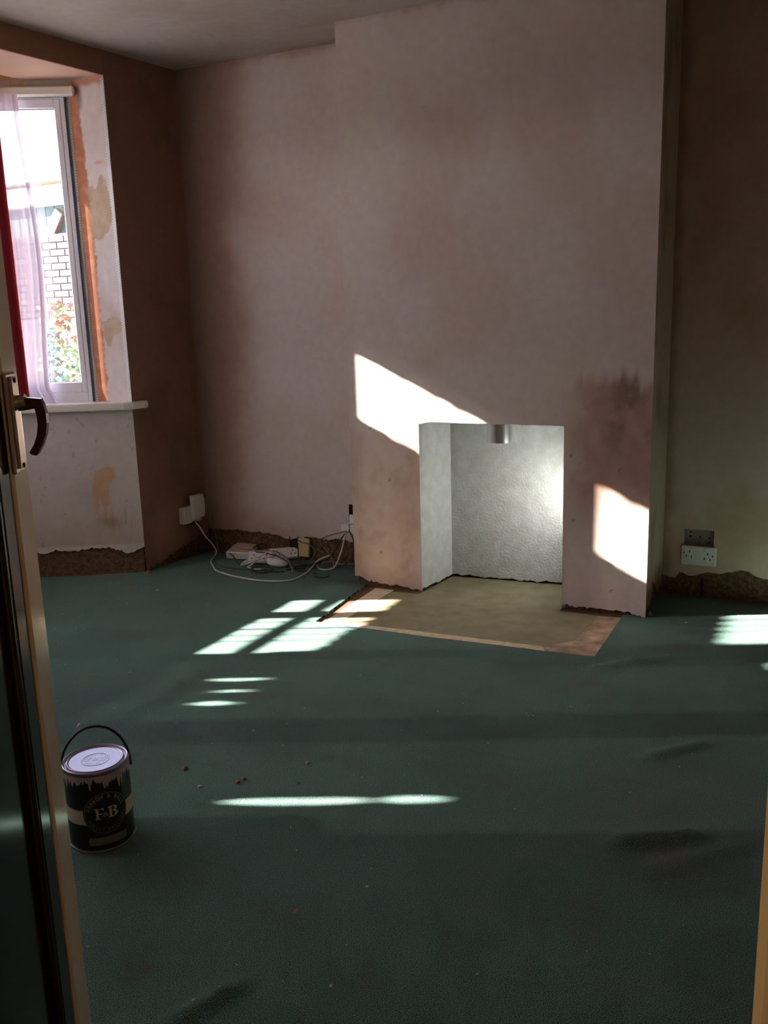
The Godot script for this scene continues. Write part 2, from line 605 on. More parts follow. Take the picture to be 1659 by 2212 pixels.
# -------- alcove walls, right and left of the breast
func build_alcoves() -> void:
	var aA := CORNER
	var aB := Vector2(0, -0.269)
	var rag_pts := [[-1.04, 0.128], [-0.98, 0.131], [-0.89, 0.131], [-0.77, 0.135], [-0.70, 0.133], [-0.59, 0.126], [-0.52, 0.107], [-0.465, 0.122], [-0.42, 0.129], [-0.34, 0.126], [-0.284, 0.122], [-0.256, 0.138], [-0.2, 0.133], [-0.16, 0.122], [0.0, 0.12]]
	var rag := func(u: float): return curve_at(rag_pts, u + aA.x) + 0.012 * nz(n_fine, u * 1.3, 1.0) + 0.006 * nz(n_fine, u * 4.0, 2.0)
	var col := func(u: float, y: float):
		var c := lin(202, 187, 180)
		c = mixc(c, lin(195, 174, 162), 0.7 * smoothstep(-0.1, 0.5, nz(n_big, u * 1.6, y * 1.2, 12.0)))
		c = mixc(c, lin(176, 132, 110), 0.35 * blob(u, y, 0.48, 1.75, 0.2, 0.14, 0.9))
		# damp margin beside the nib
		var d := u + 0.10 * nz(n_big, u, y * 1.5, 3.0) + 0.03 * nz(n_mid, u, y, 3.0) + 0.10 * (1.0 - smoothstep(1.6, 2.4, y)) - 0.06
		c = mixc(c, lin(176, 144, 130), 1.0 - smoothstep(0.20, 0.46, d))
		c = mixc(c, lin(162, 137, 122), 1.0 - smoothstep(0.06, 0.34, d))
		c = mixc(c, lin(150, 108, 84), 0.5 * (1.0 - smoothstep(0.0, 0.05, H - y + 0.03 * nz(n_mid, u * 2, 1))))
		c = mixc(c, lin(150, 112, 90), 0.5 * (1.0 - smoothstep(0.14, 0.3, y + 0.05 * nz(n_mid, u, y))) * (1.0 - smoothstep(0.4, 0.8, u)))
		return c
	var n := node("wall_alcove")
	structure(n, "bare pinkish plaster wall of the alcove left of the chimney breast")
	var ad := (aB - aA).normalized()
	var aM := aA + ad * 0.873
	var sl := sheet(aA, aM, H, 0.014, rag, col)
	sheet(aM, aB, 0.258, 0.014, rag, col, 0.873, 0.012, sl)
	var hole_top := func(u: float): return 0.318 + 0.004 * nz(n_fine, u * 3.0, 5.0)
	sheet(aM, aB, H, 0.014, hole_top, col, 0.873, 0.012, sl)
	obj("plaster_face", sl, M.plaster, n)
	var s := ST()
	var zl := func(x: float) -> float: return -0.256 - 0.0191 * (x + 1.35)
	for q in [[-1.35, -0.167, -0.1, H, 0.0], [-0.167, 0.012, -0.1, 0.258, 0.0], [-0.167, 0.012, 0.318, H, 0.0], [-0.167, 0.012, 0.258, 0.318, 0.045]]:
		prism(s, PackedVector2Array([Vector2(q[0], zl.call(q[0]) - q[4]), Vector2(q[1], zl.call(q[1]) - q[4]), Vector2(q[1], -0.6), Vector2(q[0], -0.6)]), q[2], q[3])
	obj("masonry", s, M.core, n)
	# right alcove
	var rr := [[1.35, 0.085], [1.374, 0.071], [1.413, 0.076], [1.431, 0.109], [1.452, 0.094], [1.491, 0.088], [1.547, 0.113], [1.605, 0.11], [1.66, 0.131], [1.7, 0.132], [1.753, 0.111], [1.784, 0.105], [2.4, 0.1]]
	var rag2 := func(u: float): return curve_at(rr, u + BW) + 0.008 * nz(n_fine, u * 1.6, 1.0) + 0.005 * nz(n_fine, u * 5.0, 2.0)
	var col2 := func(u: float, y: float):
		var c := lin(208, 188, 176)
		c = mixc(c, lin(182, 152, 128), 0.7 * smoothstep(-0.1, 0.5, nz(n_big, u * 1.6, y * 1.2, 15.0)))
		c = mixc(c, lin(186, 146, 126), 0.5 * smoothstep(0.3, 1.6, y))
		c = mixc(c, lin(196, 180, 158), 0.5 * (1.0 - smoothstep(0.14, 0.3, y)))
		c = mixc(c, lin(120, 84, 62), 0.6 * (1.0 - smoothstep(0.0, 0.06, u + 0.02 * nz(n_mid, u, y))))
		return c
	var n2 := node("wall_recess")
	structure(n2, "shaded brown plaster wall of the alcove right of the chimney breast")
	var zr := -0.366
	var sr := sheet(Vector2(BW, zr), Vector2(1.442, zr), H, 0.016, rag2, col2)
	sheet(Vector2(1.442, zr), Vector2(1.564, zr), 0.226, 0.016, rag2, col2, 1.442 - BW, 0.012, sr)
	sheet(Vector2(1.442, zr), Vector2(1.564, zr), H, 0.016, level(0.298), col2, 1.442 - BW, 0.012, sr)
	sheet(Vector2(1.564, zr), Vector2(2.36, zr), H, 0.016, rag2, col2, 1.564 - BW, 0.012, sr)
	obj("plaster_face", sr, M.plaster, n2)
	s = ST()
	# core behind with a chase cut for the cable and a pocket for the metal box
	box(s, Vector3(1.3, -0.1, -0.6), Vector3(1.513, 0.226, -0.374))
	box(s, Vector3(1.53, -0.1, -0.6), Vector3(2.4, 0.226, -0.374))
	box(s, Vector3(1.513, 0.075, -0.6), Vector3(1.53, 0.226, -0.374))
	box(s, Vector3(1.513, -0.1, -0.6), Vector3(1.53, 0.075, -0.41))
	box(s, Vector3(1.3, 0.226, -0.6), Vector3(1.442, 0.298, -0.374))
	box(s, Vector3(1.564, 0.226, -0.6), Vector3(2.4, 0.298, -0.374))
	box(s, Vector3(1.442, 0.226, -0.6), Vector3(1.564, 0.298, -0.412))
	box(s, Vector3(1.3, 0.298, -0.6), Vector3(2.4, H, -0.374))
	obj("masonry", s, M.core, n2)
	# nib between alcove and bay
	var nibl := BAY.distance_to(CORNER)
	var rag3 := func(u: float): return (0.02 + 0.04 * smoothstep(0.05, 0.25, u) + 0.05 * smoothstep(0.2, 0.45, u) + 0.02 * nz(n_fine, u, 2.0)) * smoothstep(0.0, 0.03, u)
	var col3 := func(u: float, y: float):
		var c := lin(142, 104, 90)
		c = mixc(c, lin(126, 94, 76), 0.8 * smoothstep(-0.1, 0.4, nz(n_big, u * 2, y * 1.5, 22.0)))
		c = mixc(c, lin(176, 140, 108), 0.7 * blob(u, y, 0.17, 0.17, 0.11, 0.14, 0.7) )
		c = mixc(c, lin(150, 112, 84), 0.4 * smoothstep(0.2, 0.6, nz(n_mid, u * 0.5, y * 0.5, 2.0)))
		c = mixc(c, lin(170, 120, 88), 0.5 * smoothstep(nibl - 0.025, nibl - 0.005, u))
		return c
	var n3 := node("wall_nib")
	structure(n3, "dark damp plaster strip of wall between the bay window and the alcove")
	obj("plaster_face", sheet(BAY, CORNER, H, 0.014, rag3, col3), M.plaster, n3)
	s = ST()
	prism(s, PackedVector2Array([BAY + Vector2(-0.012, 0), CORNER + Vector2(-0.012, -0.0), Vector2(-1.06, -0.6), Vector2(-1.6, -0.6), BAY + Vector2(-0.17, -0.06)]), -0.1, H)
	obj("masonry", s, M.core, n3)
	# wall above the bay opening and on to the doorway wall
	var n4 := node("wall_left")
	structure(n4, "dark plaster band over the bay window opening, meeting the ceiling")
	obj("plaster_face", sheet(Vector2(-1.38, 3.25), BAY, H, 0.03, level(2.344), col3), M.plaster, n4)
	s = ST()
	prism(s, PackedVector2Array([BAY + Vector2(-0.012, 0), Vector2(-1.392, 3.25), Vector2(-1.7, 3.25), BAY + Vector2(-0.35, 0.0)]), 2.344, H + 0.1)
	prism(s, PackedVector2Array([BAY2, Vector2(-1.38, 3.4), Vector2(-1.9, 3.4), BAY2 + Vector2(-0.17, 0.06)]), -0.1, H)
	obj("masonry", s, mat(srgb(196, 158, 138), 0.9), n4)

func curve_at(pts: Array, x: float) -> float:
	for i in pts.size() - 1:
		if x <= pts[i + 1][0]:
			return lerpf(pts[i][1], pts[i + 1][1], clampf((x - pts[i][0]) / (pts[i + 1][0] - pts[i][0]), 0, 1))
	return pts[-1][1]

func bp(u: float, off := 0.0) -> Vector2:
	return BAY + U * u + N * off

func bp2(u: float, off := 0.0) -> Vector2:
	return BAY2 + U2 * u + N2 * off

func inside(u: float, y: float, poly: PackedVector2Array) -> float:   # 1 inside, soft ragged edge
	var p := Vector2(u, y)
	var d := 9.0
	for i in poly.size():
		d = minf(d, p.distance_to(Geometry2D.get_closest_point_to_segment(p, poly[i], poly[(i + 1) % poly.size()])))
	if not Geometry2D.is_point_in_polygon(p, poly):
		d = -d
	return smoothstep(-0.002, 0.003, d + 0.004 * nz(n_fine, u * 2.0, y * 2.0))

# a bar of a window: along plan direction from u0 to u1 at offset o0..o1, heights y0..y1
func bar(st: SurfaceTool, left: bool, u0: float, u1: float, o0: float, o1: float, y0: float, y1: float, ch := 0.003) -> void:
	var a := bp((u0 + u1) * 0.5, (o0 + o1) * 0.5) if left else bp2((u0 + u1) * 0.5, (o0 + o1) * 0.5)
	var xf := along(a, U if left else U2, (y0 + y1) * 0.5)
	cbox(st, xf, Vector3(absf(u1 - u0), y1 - y0, absf(o1 - o0)), ch)

# -------- the canted bay: aprons, reveals, window frames, sill
func build_bay() -> void:
	var end := 1.17
	# apron and reveal of the visible side
	var rag_pts := [[0.0, 0.138], [0.023, 0.129], [0.054, 0.111], [0.09, 0.103], [0.118, 0.119], [0.167, 0.136], [0.259, 0.14], [0.329, 0.129], [0.386, 0.129], [0.442, 0.139], [0.478, 0.126], [0.502, 0.12], [0.535, 0.126], [1.2, 0.12]]
	var rag := func(u: float): return curve_at(rag_pts, end - u) + 0.010 * nz(n_fine, u * 1.5, 1.0) + 0.006 * nz(n_fine, u * 5.0, 2.0)
	var stain := PackedVector2Array([Vector2(0.235, 0.43), Vector2(0.215, 0.515), Vector2(0.19, 0.538), Vector2(0.15, 0.55), Vector2(0.118, 0.545), Vector2(0.108, 0.52), Vector2(0.114, 0.487), Vector2(0.13, 0.478), Vector2(0.152, 0.44), Vector2(0.15, 0.37), Vector2(0.168, 0.335), Vector2(0.178, 0.24), Vector2(0.184, 0.33), Vector2(0.20, 0.40), Vector2(0.21, 0.30), Vector2(0.225, 0.33)])
	var apron := func(uu: float, y: float):
		var u: float = end - uu
		var c := lin(206, 196, 190)
		c = mixc(c, lin(188, 176, 164), 0.7 * smoothstep(-0.1, 0.5, nz(n_big, u * 2, y * 2, 31.0)))
		c = mixc(c, lin(176, 160, 130), 0.5 * (1.0 - smoothstep(0.14, 0.42, y + 0.08 * nz(n_mid, u, y))))
		c = mixc(c, lin(206, 164, 128), 0.9 * inside(u, y, stain))
		var drip := smoothstep(0.15, 0.4, nz(n_fine, u * 1.4, y * 0.12, 3.0)) * smoothstep(0.03, 0.06, u) * (1.0 - smoothstep(0.2, 0.24, u)) * smoothstep(0.16, 0.25, y) * (1.0 - smoothstep(0.30, 0.42, y))
		c = mixc(c, lin(186, 144, 104), 0.6 * drip)
		c = mixc(c, lin(150, 122, 90), 0.6 * blob(u, y, 0.16, 0.27, 0.05, 0.03, 0.8))
		c = mixc(c, lin(222, 214, 206), 0.8 * smoothstep(0.16, 0.145, y) * float(y < 0.16))
		c = mixc(c, lin(130, 110, 96), 0.5 * smoothstep(0.5, 0.6, nz(n_fine, u * 0.8, y * 0.5, 33.0)))
		return c
	var n := node("wall_bay")
	structure(n, "off-white plastered side wall of the bay below and beside the window, with broken skirting line")
	obj("apron_face", sheet(bp(end), bp(0), 0.83, 0.009, rag, apron), M.plaster, n)
	# splayed reveal between the corner and the window frame
	var p1 := PackedVector2Array([Vector2(0.149, 1.87), Vector2(0.132, 1.862), Vector2(0.122, 1.873), Vector2(0.102, 1.878), Vector2(0.094, 1.862), Vector2(0.082, 1.867), Vector2(0.072, 1.90), Vector2(0.058, 1.925), Vector2(0.045, 1.91), Vector2(0.035, 1.891), Vector2(0.021, 1.819), Vector2(0.012, 1.726), Vector2(0.03, 1.69), Vector2(0.044, 1.66), Vector2(0.06, 1.655), Vector2(0.075, 1.635), Vector2(0.1, 1.628), Vector2(0.135, 1.648), Vector2(0.125, 1.708), Vector2(0.133, 1.76), Vector2(0.126, 1.80)])
	var p2 := PackedVector2Array([Vector2(0.121, 1.252), Vector2(0.10, 1.255), Vector2(0.085, 1.266), Vector2(0.05, 1.274), Vector2(0.03, 1.267), Vector2(0.013, 1.238), Vector2(0.02, 1.205), Vector2(0.037, 1.191), Vector2(0.06, 1.19), Vector2(0.073, 1.163), Vector2(0.085, 1.135), Vector2(0.098, 1.128), Vector2(0.115, 1.165)])
	var rl := bp(0).distance_to(bp(0.204, 0.1))
	var reveal := func(uu: float, y: float):
		var u: float = 0.204 * (1.0 - uu / rl)    # 0 at the corner, .19 at the frame
		var c := lin(218, 206, 202)
		c = mixc(c, lin(196, 182, 172), 0.6 * smoothstep(-0.1, 0.5, nz(n_big, u * 2, y * 2, 41.0)))
		var e := 0.122 + 0.012 * nz(n_mid, 0.0, y * 1.2, 5.0) + 0.01 * nz(n_fine, u, y, 5.0) + 0.01 * smoothstep(1.8, 2.2, y)
		c = mixc(c, lin(176, 116, 84), smoothstep(e - 0.003, e + 0.006, u))
		c = mixc(c, lin(190, 132, 100), smoothstep(e, e + 0.01, u) * smoothstep(0.0, 0.4, nz(n_fine, u * 0.5, y * 0.7, 8.0)))
		c = mixc(c, lin(206, 196, 188), smoothstep(0.178, 0.184, u))
		var a := maxf(inside(u, y, p1), inside(u, y, p2))
		c = mixc(c, lin(184, 162, 134), a * 0.9)
		c = mixc(c, lin(206, 188, 160), a * 0.5 * smoothstep(0.0, 0.4, nz(n_fine, u * 0.4, y * 0.4, 2.0)))
		c = mixc(c, lin(206, 150, 108), 0.8 * blob(u, y, 0.06, 1.975, 0.02, 0.006, 0.6))
		c = mixc(c, lin(230, 226, 226), 0.5 * blob(u, y, 0.08, 1.45, 0.012, 0.08, 0.8))
		c = mixc(c, lin(120, 110, 100), 0.8 * blob(u, y, 0.13, 2.27, 0.012, 0.05, 0.8))
		c = mixc(c, lin(186, 140, 118), smoothstep(2.30, 2.325, y + 0.01 * nz(n_mid, u * 4, 2.0)))
		return c
	obj("reveal_face", sheet(bp(0.204, 0.1), bp(0), 2.40, 0.007, level(0.845), reveal), M.plaster, n)
	# plaster above the window head, with old wallpaper left on it
	var headc := func(uu: float, y: float):
		var u: float = end - uu
		var c := lin(200, 190, 176)
		c = mixc(c, lin(206, 164, 96), 0.85 * smoothstep(0.02, 0.12, nz(n_mid, u * 0.9, y * 1.6, 50.0) + 0.15 - 0.25 * smoothstep(0.32, 0.22, u) * float(u < 0.32)))
		return mixc(c, lin(110, 84, 70), 0.6 * smoothstep(0.5, 0.6, nz(n_fine, u * 0.5, y * 0.5, 51.0)))
	obj("head_face", sheet(bp(end, 0.08), bp(0.02, 0.08), 2.5, 0.012, level(2.28), headc), M.plaster, n)
	var s := ST()
	# masonry of this side: below the sill, between reveal and nib, above the head
	prism(s, PackedVector2Array([bp(-0.0, 0.012), bp(end, 0.012), bp(end, 0.28), bp(-0.05, 0.28)]), -0.3, 0.83)
	obj("apron_core", s, M.core, n)
	s = ST()
	prism(s, PackedVector2Array([bp(0.0, 0.005), bp(0.192, 0.105), bp(0.207, 0.112), bp(0.207, 0.28), bp(-0.05, 0.28)]), 0.83, 2.6)
	prism(s, PackedVector2Array([bp(0.0, 0.085), bp(end, 0.085), bp(end, 0.28), bp(-0.0, 0.28)]), 2.27, 2.6)
	# front of the bay: apron, head
	box(s, Vector3(-2.25, -0.3, 0.7), Vector3(-1.97, 0.83, 2.78))
	box(s, Vector3(-2.25, 2.27, 0.7), Vector3(-2.04, 2.6, 2.78))
	# far side of the bay
	prism(s, PackedVector2Array([bp2(0.0, 0.0), bp2(0.9, 0.0), bp2(0.9, 0.25), bp2(-0.05, 0.25)]), -0.3, 0.83)
	prism(s, PackedVector2Array([bp2(0.0, 0.085), bp2(0.9, 0.085), bp2(0.9, 0.25), bp2(0.0, 0.25)]), 2.27, 2.6)
	prism(s, PackedVector2Array([bp2(0.0, 0.0), bp2(0.1, 0.1), bp2(0.1, 0.25), bp2(-0.05, 0.25)]), 0.83, 2.6)
	# corner posts
	box(s, Vector3(-2.2, 0.8, 0.72), Vector3(-2.03, 2.3, 0.84))
	box(s, Vector3(-2.2, 0.8, 2.665), Vector3(-2.06, 2.3, 2.74))
	obj("masonry", s, mat(srgb(190, 170, 150), 0.9), n)
	# soffit of the bay
	s = ST()
	var sp := PackedVector2Array([BAY + Vector2(0.001, -0.005), bp(0.0, 0.12), bp(end, 0.2), Vector2(-2.2, 0.7), Vector2(-2.2, 2.78), bp2(0.9, 0.2), bp2(0, 0.2), BAY2])
	var rise := func(q: Vector2) -> Vector3:
		var wx := lerpf(BAY.x, BAY2.x, clampf((q.y - BAY.y) / (BAY2.y - BAY.y), 0.0, 1.0))
		return Vector3(q.x, 2.3445 + 0.17 * clampf(wx - q.x, 0.0, 0.55), q.y)
	# dense enough for the slope to follow the wall line
	for q in Geometry2D.intersect_polygons(sp, sp):
		var fine_poly := PackedVector2Array()
		for k in q.size():
			for e in 8:
				fine_poly.append(q[k].lerp(q[(k + 1) % q.size()], e / 8.0))
		var ix := Geometry2D.triangulate_polygon(fine_poly)
		for k in range(0, ix.size(), 3):
			tri3(s, rise.call(fine_poly[ix[k]]), rise.call(fine_poly[ix[k + 1]]), rise.call(fine_poly[ix[k + 2]]))
	structure(obj("ceiling_bay", s, mat(srgb(206, 172, 152), 0.9)), "pinkish plaster soffit of the bay window recess")
	# flat roof of the bay with eaves
	s = ST()
	prism(s, PackedVector2Array([Vector2(-1.0, -0.6), Vector2(-1.75, -0.55), Vector2(-2.62, 0.5), Vector2(-2.62, 2.98), Vector2(-1.9, 3.75), Vector2(-1.2, 3.75)]), 2.46, 2.6)
	structure(obj("roof_bay", s, mat(srgb(120, 116, 112), 0.9)))
	# ---- sill board, running round the bay, with a rounded horn over the nib
	var inner := PackedVector2Array()
	for q in [bp(0, 0.12), bp(0, 0.005), Vector2(-1.083, 0.150), Vector2(-1.06, 0.142), Vector2(-1.043, 0.152), Vector2(-1.040, 0.18), Vector2(-1.052, 0.245), bp(0.03, -0.05), bp(1.0, -0.05), Vector2(-1.90, 0.84), Vector2(-1.90, 2.62), bp2(0.72, -0.05), bp2(0.0, -0.05), bp2(0, 0.12), bp2(0.9, 0.12), Vector2(-2.12, 2.7), Vector2(-2.12, 0.78), bp(1.17, 0.12)]:
		inner.append(q)
	s = ST()
	prism(s, inner, 0.838, 0.86)
	var small := Geometry2D.offset_polygon(inner, -0.004)
	prism(s, small[0], 0.832, 0.866)
	var sill := obj("trim_sill", s, M.gloss_white)
	structure(sill, "white gloss painted window sill board with a rounded nose and end horn")
	# ---- window frames
	window_side(true, "window_1", 0.205, 1.15)
	window_side(false, "window_3", 0.11, 0.845)
	front_window()
	# expanded metal angle beads
	bead("angle_bead", "perforated metal angle bead between the window frame and the brown reveal strip", bp(0.203, 0.0945), (U * -0.204 + N * -0.1).normalized(), 0.862, 2.272, 0.022)
	bead("angle_bead", "perforated galvanised angle bead on the outer corner of the white window reveal", bp(0.001, -0.0025), (U * 0.204 + N * 0.1).normalized(), 0.87, 2.34, 0.018)

func window_side(left: bool, called: String, u0: float, u1: float) -> void:
	var w := node(called)
	structure(w, "white plastic framed bay side window with clear glass" if left else "curtained far side window of the bay")
	var f := ST()
	var y0 := 0.863
	var y1 := 2.295
	bar(f, left, u0, u0 + 0.022, 0.085, 0.15, y0, y1)
	bar(f, left, u1 - 0.022, u1, 0.085, 0.15, y0, y1)
	bar(f, left, u0 + 0.02, u1 - 0.02, 0.085, 0.15, y0, y0 + 0.05)
	bar(f, left, u0 + 0.02, u1 - 0.02, 0.085, 0.15, y1 - 0.03, y1)
	obj("frame", f, M.upvc, w)
	f = ST()
	bar(f, left, u0 + 0.022, u0 + 0.05, 0.084, 0.14, y0 + 0.05, y1 - 0.03)
	bar(f, left, u1 - 0.05, u1 - 0.022, 0.084, 0.14, y0 + 0.05, y1 - 0.03)
	bar(f, left, u0 + 0.05, u1 - 0.05, 0.084, 0.14, y0 + 0.052, y0 + 0.102)
	bar(f, left, u0 + 0.05, u1 - 0.05, 0.084, 0.14, y1 - 0.07, y1 - 0.03)
	obj("sash", f, M.upvc, w)
	f = ST()
	for k in [[u0 + 0.049, u0 + 0.052], [u1 - 0.052, u1 - 0.049]]:
		bar(f, left, k[0], k[1], 0.095, 0.112, y0 + 0.10, y1 - 0.07, 0.0005)
	for k in [[y0 + 0.101, y0 + 0.104], [y1 - 0.072, y1 - 0.069]]:
		bar(f, left, u0 + 0.05, u1 - 0.05, 0.095, 0.112, k[0], k[1], 0.0005)
	obj("gasket", f, M.gasket, w)
	if left:
		f = ST()
		bar(f, left, u0 - 0.0035, u0 + 0.0015, 0.081, 0.086, y0, y1 - 0.01, 0.0005)
		obj("blue_tape", f, mat(srgb(52, 58, 92), 0.6), w)
	f = ST()
	bar(f, left, u0 + 0.05, u1 - 0.05, 0.105, 0.109, y0 + 0.10, y1 - 0.07, 0.0005)
	obj("pane", f, M.glass, w)

func front_window() -> void:
	var w := node("window_2")
	structure(w, "front window of the bay, behind its curtains")
	var f := ST()
	var mul := [[0.82, 0.90], [1.457, 1.523], [1.99, 2.06], [2.645, 2.685]]
	for k in mul:
		box(f, Vector3(XB - 0.04, 0.86, k[0]), Vector3(XB + 0.03, 2.3, k[1]), 0.003)
	box(f, Vector3(XB - 0.04, 0.86, 0.82), Vector3(XB + 0.03, 0.925, 2.68), 0.003)
	box(f, Vector3(XB - 0.04, 2.2, 0.82), Vector3(XB + 0.03, 2.3, 2.68), 0.003)
	box(f, Vector3(XB - 0.02, 1.024, 0.85), Vector3(XB + 0.02, 1.05, 2.65), 0.002)
	obj("frame", f, M.upvc, w)
	for k in 3:
		f = ST()
		box(f, Vector3(XB - 0.002, 0.92, mul[k][1] - 0.002), Vector3(XB + 0.002, 2.205, mul[k + 1][0] + 0.002), 0.0003)
		obj("pane", f, M.glass, w)
	# thin security rods outside the lower panes
	f = ST()
	for z in [1.70, 1.795, 1.875, 1.945, 1.225, 1.30, 1.345]:
		tube(f, [Vector3(XB - 0.12, 0.9, z - 0.056), Vector3(XB - 0.12, 2.2, z - 0.056)], 0.009 if is_equal_approx(z, 1.795) else 0.0055, 6)
	obj("guard_rods", f, M.black_plastic, w)

func bead(called: String, label: String, at: Vector2, dir: Vector2, y0: float, y1: float, width: float) -> void:
	var s := ST()
	var xf := along(at, dir)
	var w := width
	var pitch := 0.0125
	var rows := int((y1 - y0) / pitch)
	for i in rows:
		var y := y0 + i * pitch
		for q in [[0.0, y, w, y + pitch * 0.5], [w, y + pitch * 0.5, 0.0, y + pitch]]:
			var a := Vector3(q[0], q[1], 0)
			var b := Vector3(q[2], q[3], 0)
			var d := (b - a).normalized()
			var p := Vector3(-d.y, d.x, 0) * 0.0013
			for z in [0.0012, -0.0012]:
				quad(s, xf * (a - p + Vector3(0, 0, z)), xf * (a + p + Vector3(0, 0, z)), xf * (b + p + Vector3(0, 0, z)), xf * (b - p + Vector3(0, 0, z)))
	var nose := ST()
	tube(nose, [xf * Vector3(-0.001, y0, 0), xf * Vector3(-0.001, y1, 0)], 0.0022, 6)
	var t := thing(called, label, "angle bead")
	obj("mesh_wing", s, M.zinc, t)
	obj("nose", nose, M.zinc, t)

# -------- carpet
func carpet_height(x: float, z: float) -> float:
	var y := 0.0014 * nz(n_mid, x * 1.2, z * 1.2, 60.0) + 0.002 * nz(n_big, x, z, 61.0)
	for r in [[1.62, 1.66, 1.76, 1.58, 0.016, 0.030], [1.60, 1.20, 1.72, 1.07, 0.010, 0.022], [1.32, 0.60, 1.52, 0.43, 0.010, 0.025], [1.44, 0.52, 1.75, 0.38, 0.007, 0.02], [1.0, 2.56, 1.05, 2.44, 0.010, 0.018], [1.70, 1.75, 1.86, 1.58, 0.006, 0.03], [0.15, 0.9, 0.6, 0.75, 0.003, 0.05]]:
		var p := Vector2(x, z)
		var d := p.distance_to(Geometry2D.get_closest_point_to_segment(p, Vector2(r[0], r[1]), Vector2(r[2], r[3])))
		y += 1.5 * r[4] * exp(-d * d / (r[5] * r[5]))
	return y

func carpet_color(x: float, z: float) -> Color:
	var c := lin(106, 167, 148)
	c = mixc(c, lin(93, 150, 132), smoothstep(-0.3, 0.4, nz(n_big, x * 1.5, z * 1.5, 70.0)))
	c = mixc(c, lin(126, 164, 148), 0.5 * smoothstep(0.1, 0.5, nz(n_mid, x * 0.5, z * 0.5, 71.0)))
	c = mixc(c, lin(112, 100, 72), 0.55 * blob(x, z, 1.74, 1.72, 0.12, 0.10, 0.8))
	c = mixc(c, lin(110, 108, 84), 0.45 * blob(x, z, 1.68, 1.45, 0.25, 0.25, 0.9))
	c = mixc(c, lin(132, 104, 84), 0.4 * blob(x, z, -0.51, 0.98, 0.07, 0.05, 0.8))
	c = mixc(c, lin(126, 110, 90), 0.4 * blob(x, z, 0.20, 0.66, 0.05, 0.03, 0.9))
	c = mixc(c, lin(120, 108, 94), 0.35 * smoothstep(0.3, 0.6, nz(n_mid, x * 0.7, z * 0.7, 72.0)))
	c = mixc(c, lin(120, 88, 64), 0.6 * blob(x, z, 0.0, 0.02, 0.05, 0.035, 0.8))
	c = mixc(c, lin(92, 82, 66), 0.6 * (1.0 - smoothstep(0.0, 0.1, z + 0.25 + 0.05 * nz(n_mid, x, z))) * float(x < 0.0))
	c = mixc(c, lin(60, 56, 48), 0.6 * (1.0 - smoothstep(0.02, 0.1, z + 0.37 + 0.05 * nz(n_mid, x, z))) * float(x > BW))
	return c

func build_floor() -> void:
	var hole := PackedVector2Array([Vector2(0.03, -0.5), Vector2(0.055, 0.0), Vector2(0.105, 0.550), Vector2(0.2, 0.553), Vector2(0.6, 0.541), Vector2(1.0, 0.524), Vector2(1.268, 0.508), Vector2(1.262, 0.012), Vector2(1.25, -0.5)])
	var room := PackedVector2Array([Vector2(CORNER.x - 0.02, -0.30), Vector2(0.02, -0.30), Vector2(0.02, -0.005), Vector2(BW - 0.03, -0.005), Vector2(BW - 0.03, -0.40), Vector2(2.37, -0.40), Vector2(2.37, 3.30), Vector2(-1.40, 3.30), Vector2(-1.40, 3.07), Vector2(-2.0, 2.7), Vector2(-2.0, 0.76), Vector2(BAY.x - 0.02, BAY.y - 0.0)])
	var s := ST()
	var step := 0.0225
	s.set_smooth_group(1)
	for j in range(-19, 148):
		for i in range(-90, 107):
			var x := i * step
			var z := j * step
			var cell := PackedVector2Array([Vector2(x, z), Vector2(x + step, z), Vector2(x + step, z + step), Vector2(x, z + step)])
			var polys := [cell]
			var near_hole := x > -0.06 and x < 1.32 and z > -0.1 and z < 0.6
			var full := x > -0.95 and x < 2.3 and z > 0.02 and z < 3.2
			if not full:
				polys = Geometry2D.intersect_polygons(cell, room)
			if near_hole:
				var cut := []
				for p in polys:
					cut.append_array(Geometry2D.clip_polygons(p, hole))
				polys = cut
			for p in polys:
				var idx := Geometry2D.triangulate_polygon(p)
				for k in range(0, idx.size(), 3):
					var tr := [p[idx[k]], p[idx[k + 1]], p[idx[k + 2]]]
					if (tr[1] - tr[0]).cross(tr[2] - tr[0]) < 0.0:
						tr.reverse()
					for v in tr:
						s.set_color(carpet_color(v.x, v.y))
						s.set_uv(v * 2.6)
						s.add_vertex(Vector3(v.x, carpet_height(v.x, v.y), v.y))
	var cp := obj("pile", s, M.carpet, thing("carpet", "worn green cut-pile carpet over the whole room, cut away around the hearth", "carpet"), true)
	# cut edge along the hearth
	s = ST()
	var edge := [Vector2(0.055, 0.0), Vector2(0.105, 0.550), Vector2(0.2, 0.553), Vector2(0.6, 0.541), Vector2(1.0, 0.524), Vector2(1.268, 0.508), Vector2(1.262, 0.012)]
	for k in edge.size() - 1:
		var a: Vector2 = edge[k]
		var b: Vector2 = edge[k + 1]
		var m := int(a.distance_to(b) / 0.015)
		for q in m:
			var p := a.lerp(b, float(q) / m)
			var r := a.lerp(b, float(q + 1) / m)
			s.set_color(carpet_color(p.x, p.y))
			s.set_uv(Vector2(p.x + p.y, 0.0) * 1.9)
			quad(s, Vector3(p.x, carpet_height(p.x, p.y), p.y), Vector3(r.x, carpet_height(r.x, r.y), r.y), Vector3(r.x, -0.0115, r.y), Vector3(p.x, -0.0115, p.y))
	obj("cut_edge", s, M.carpet, cp.get_parent())

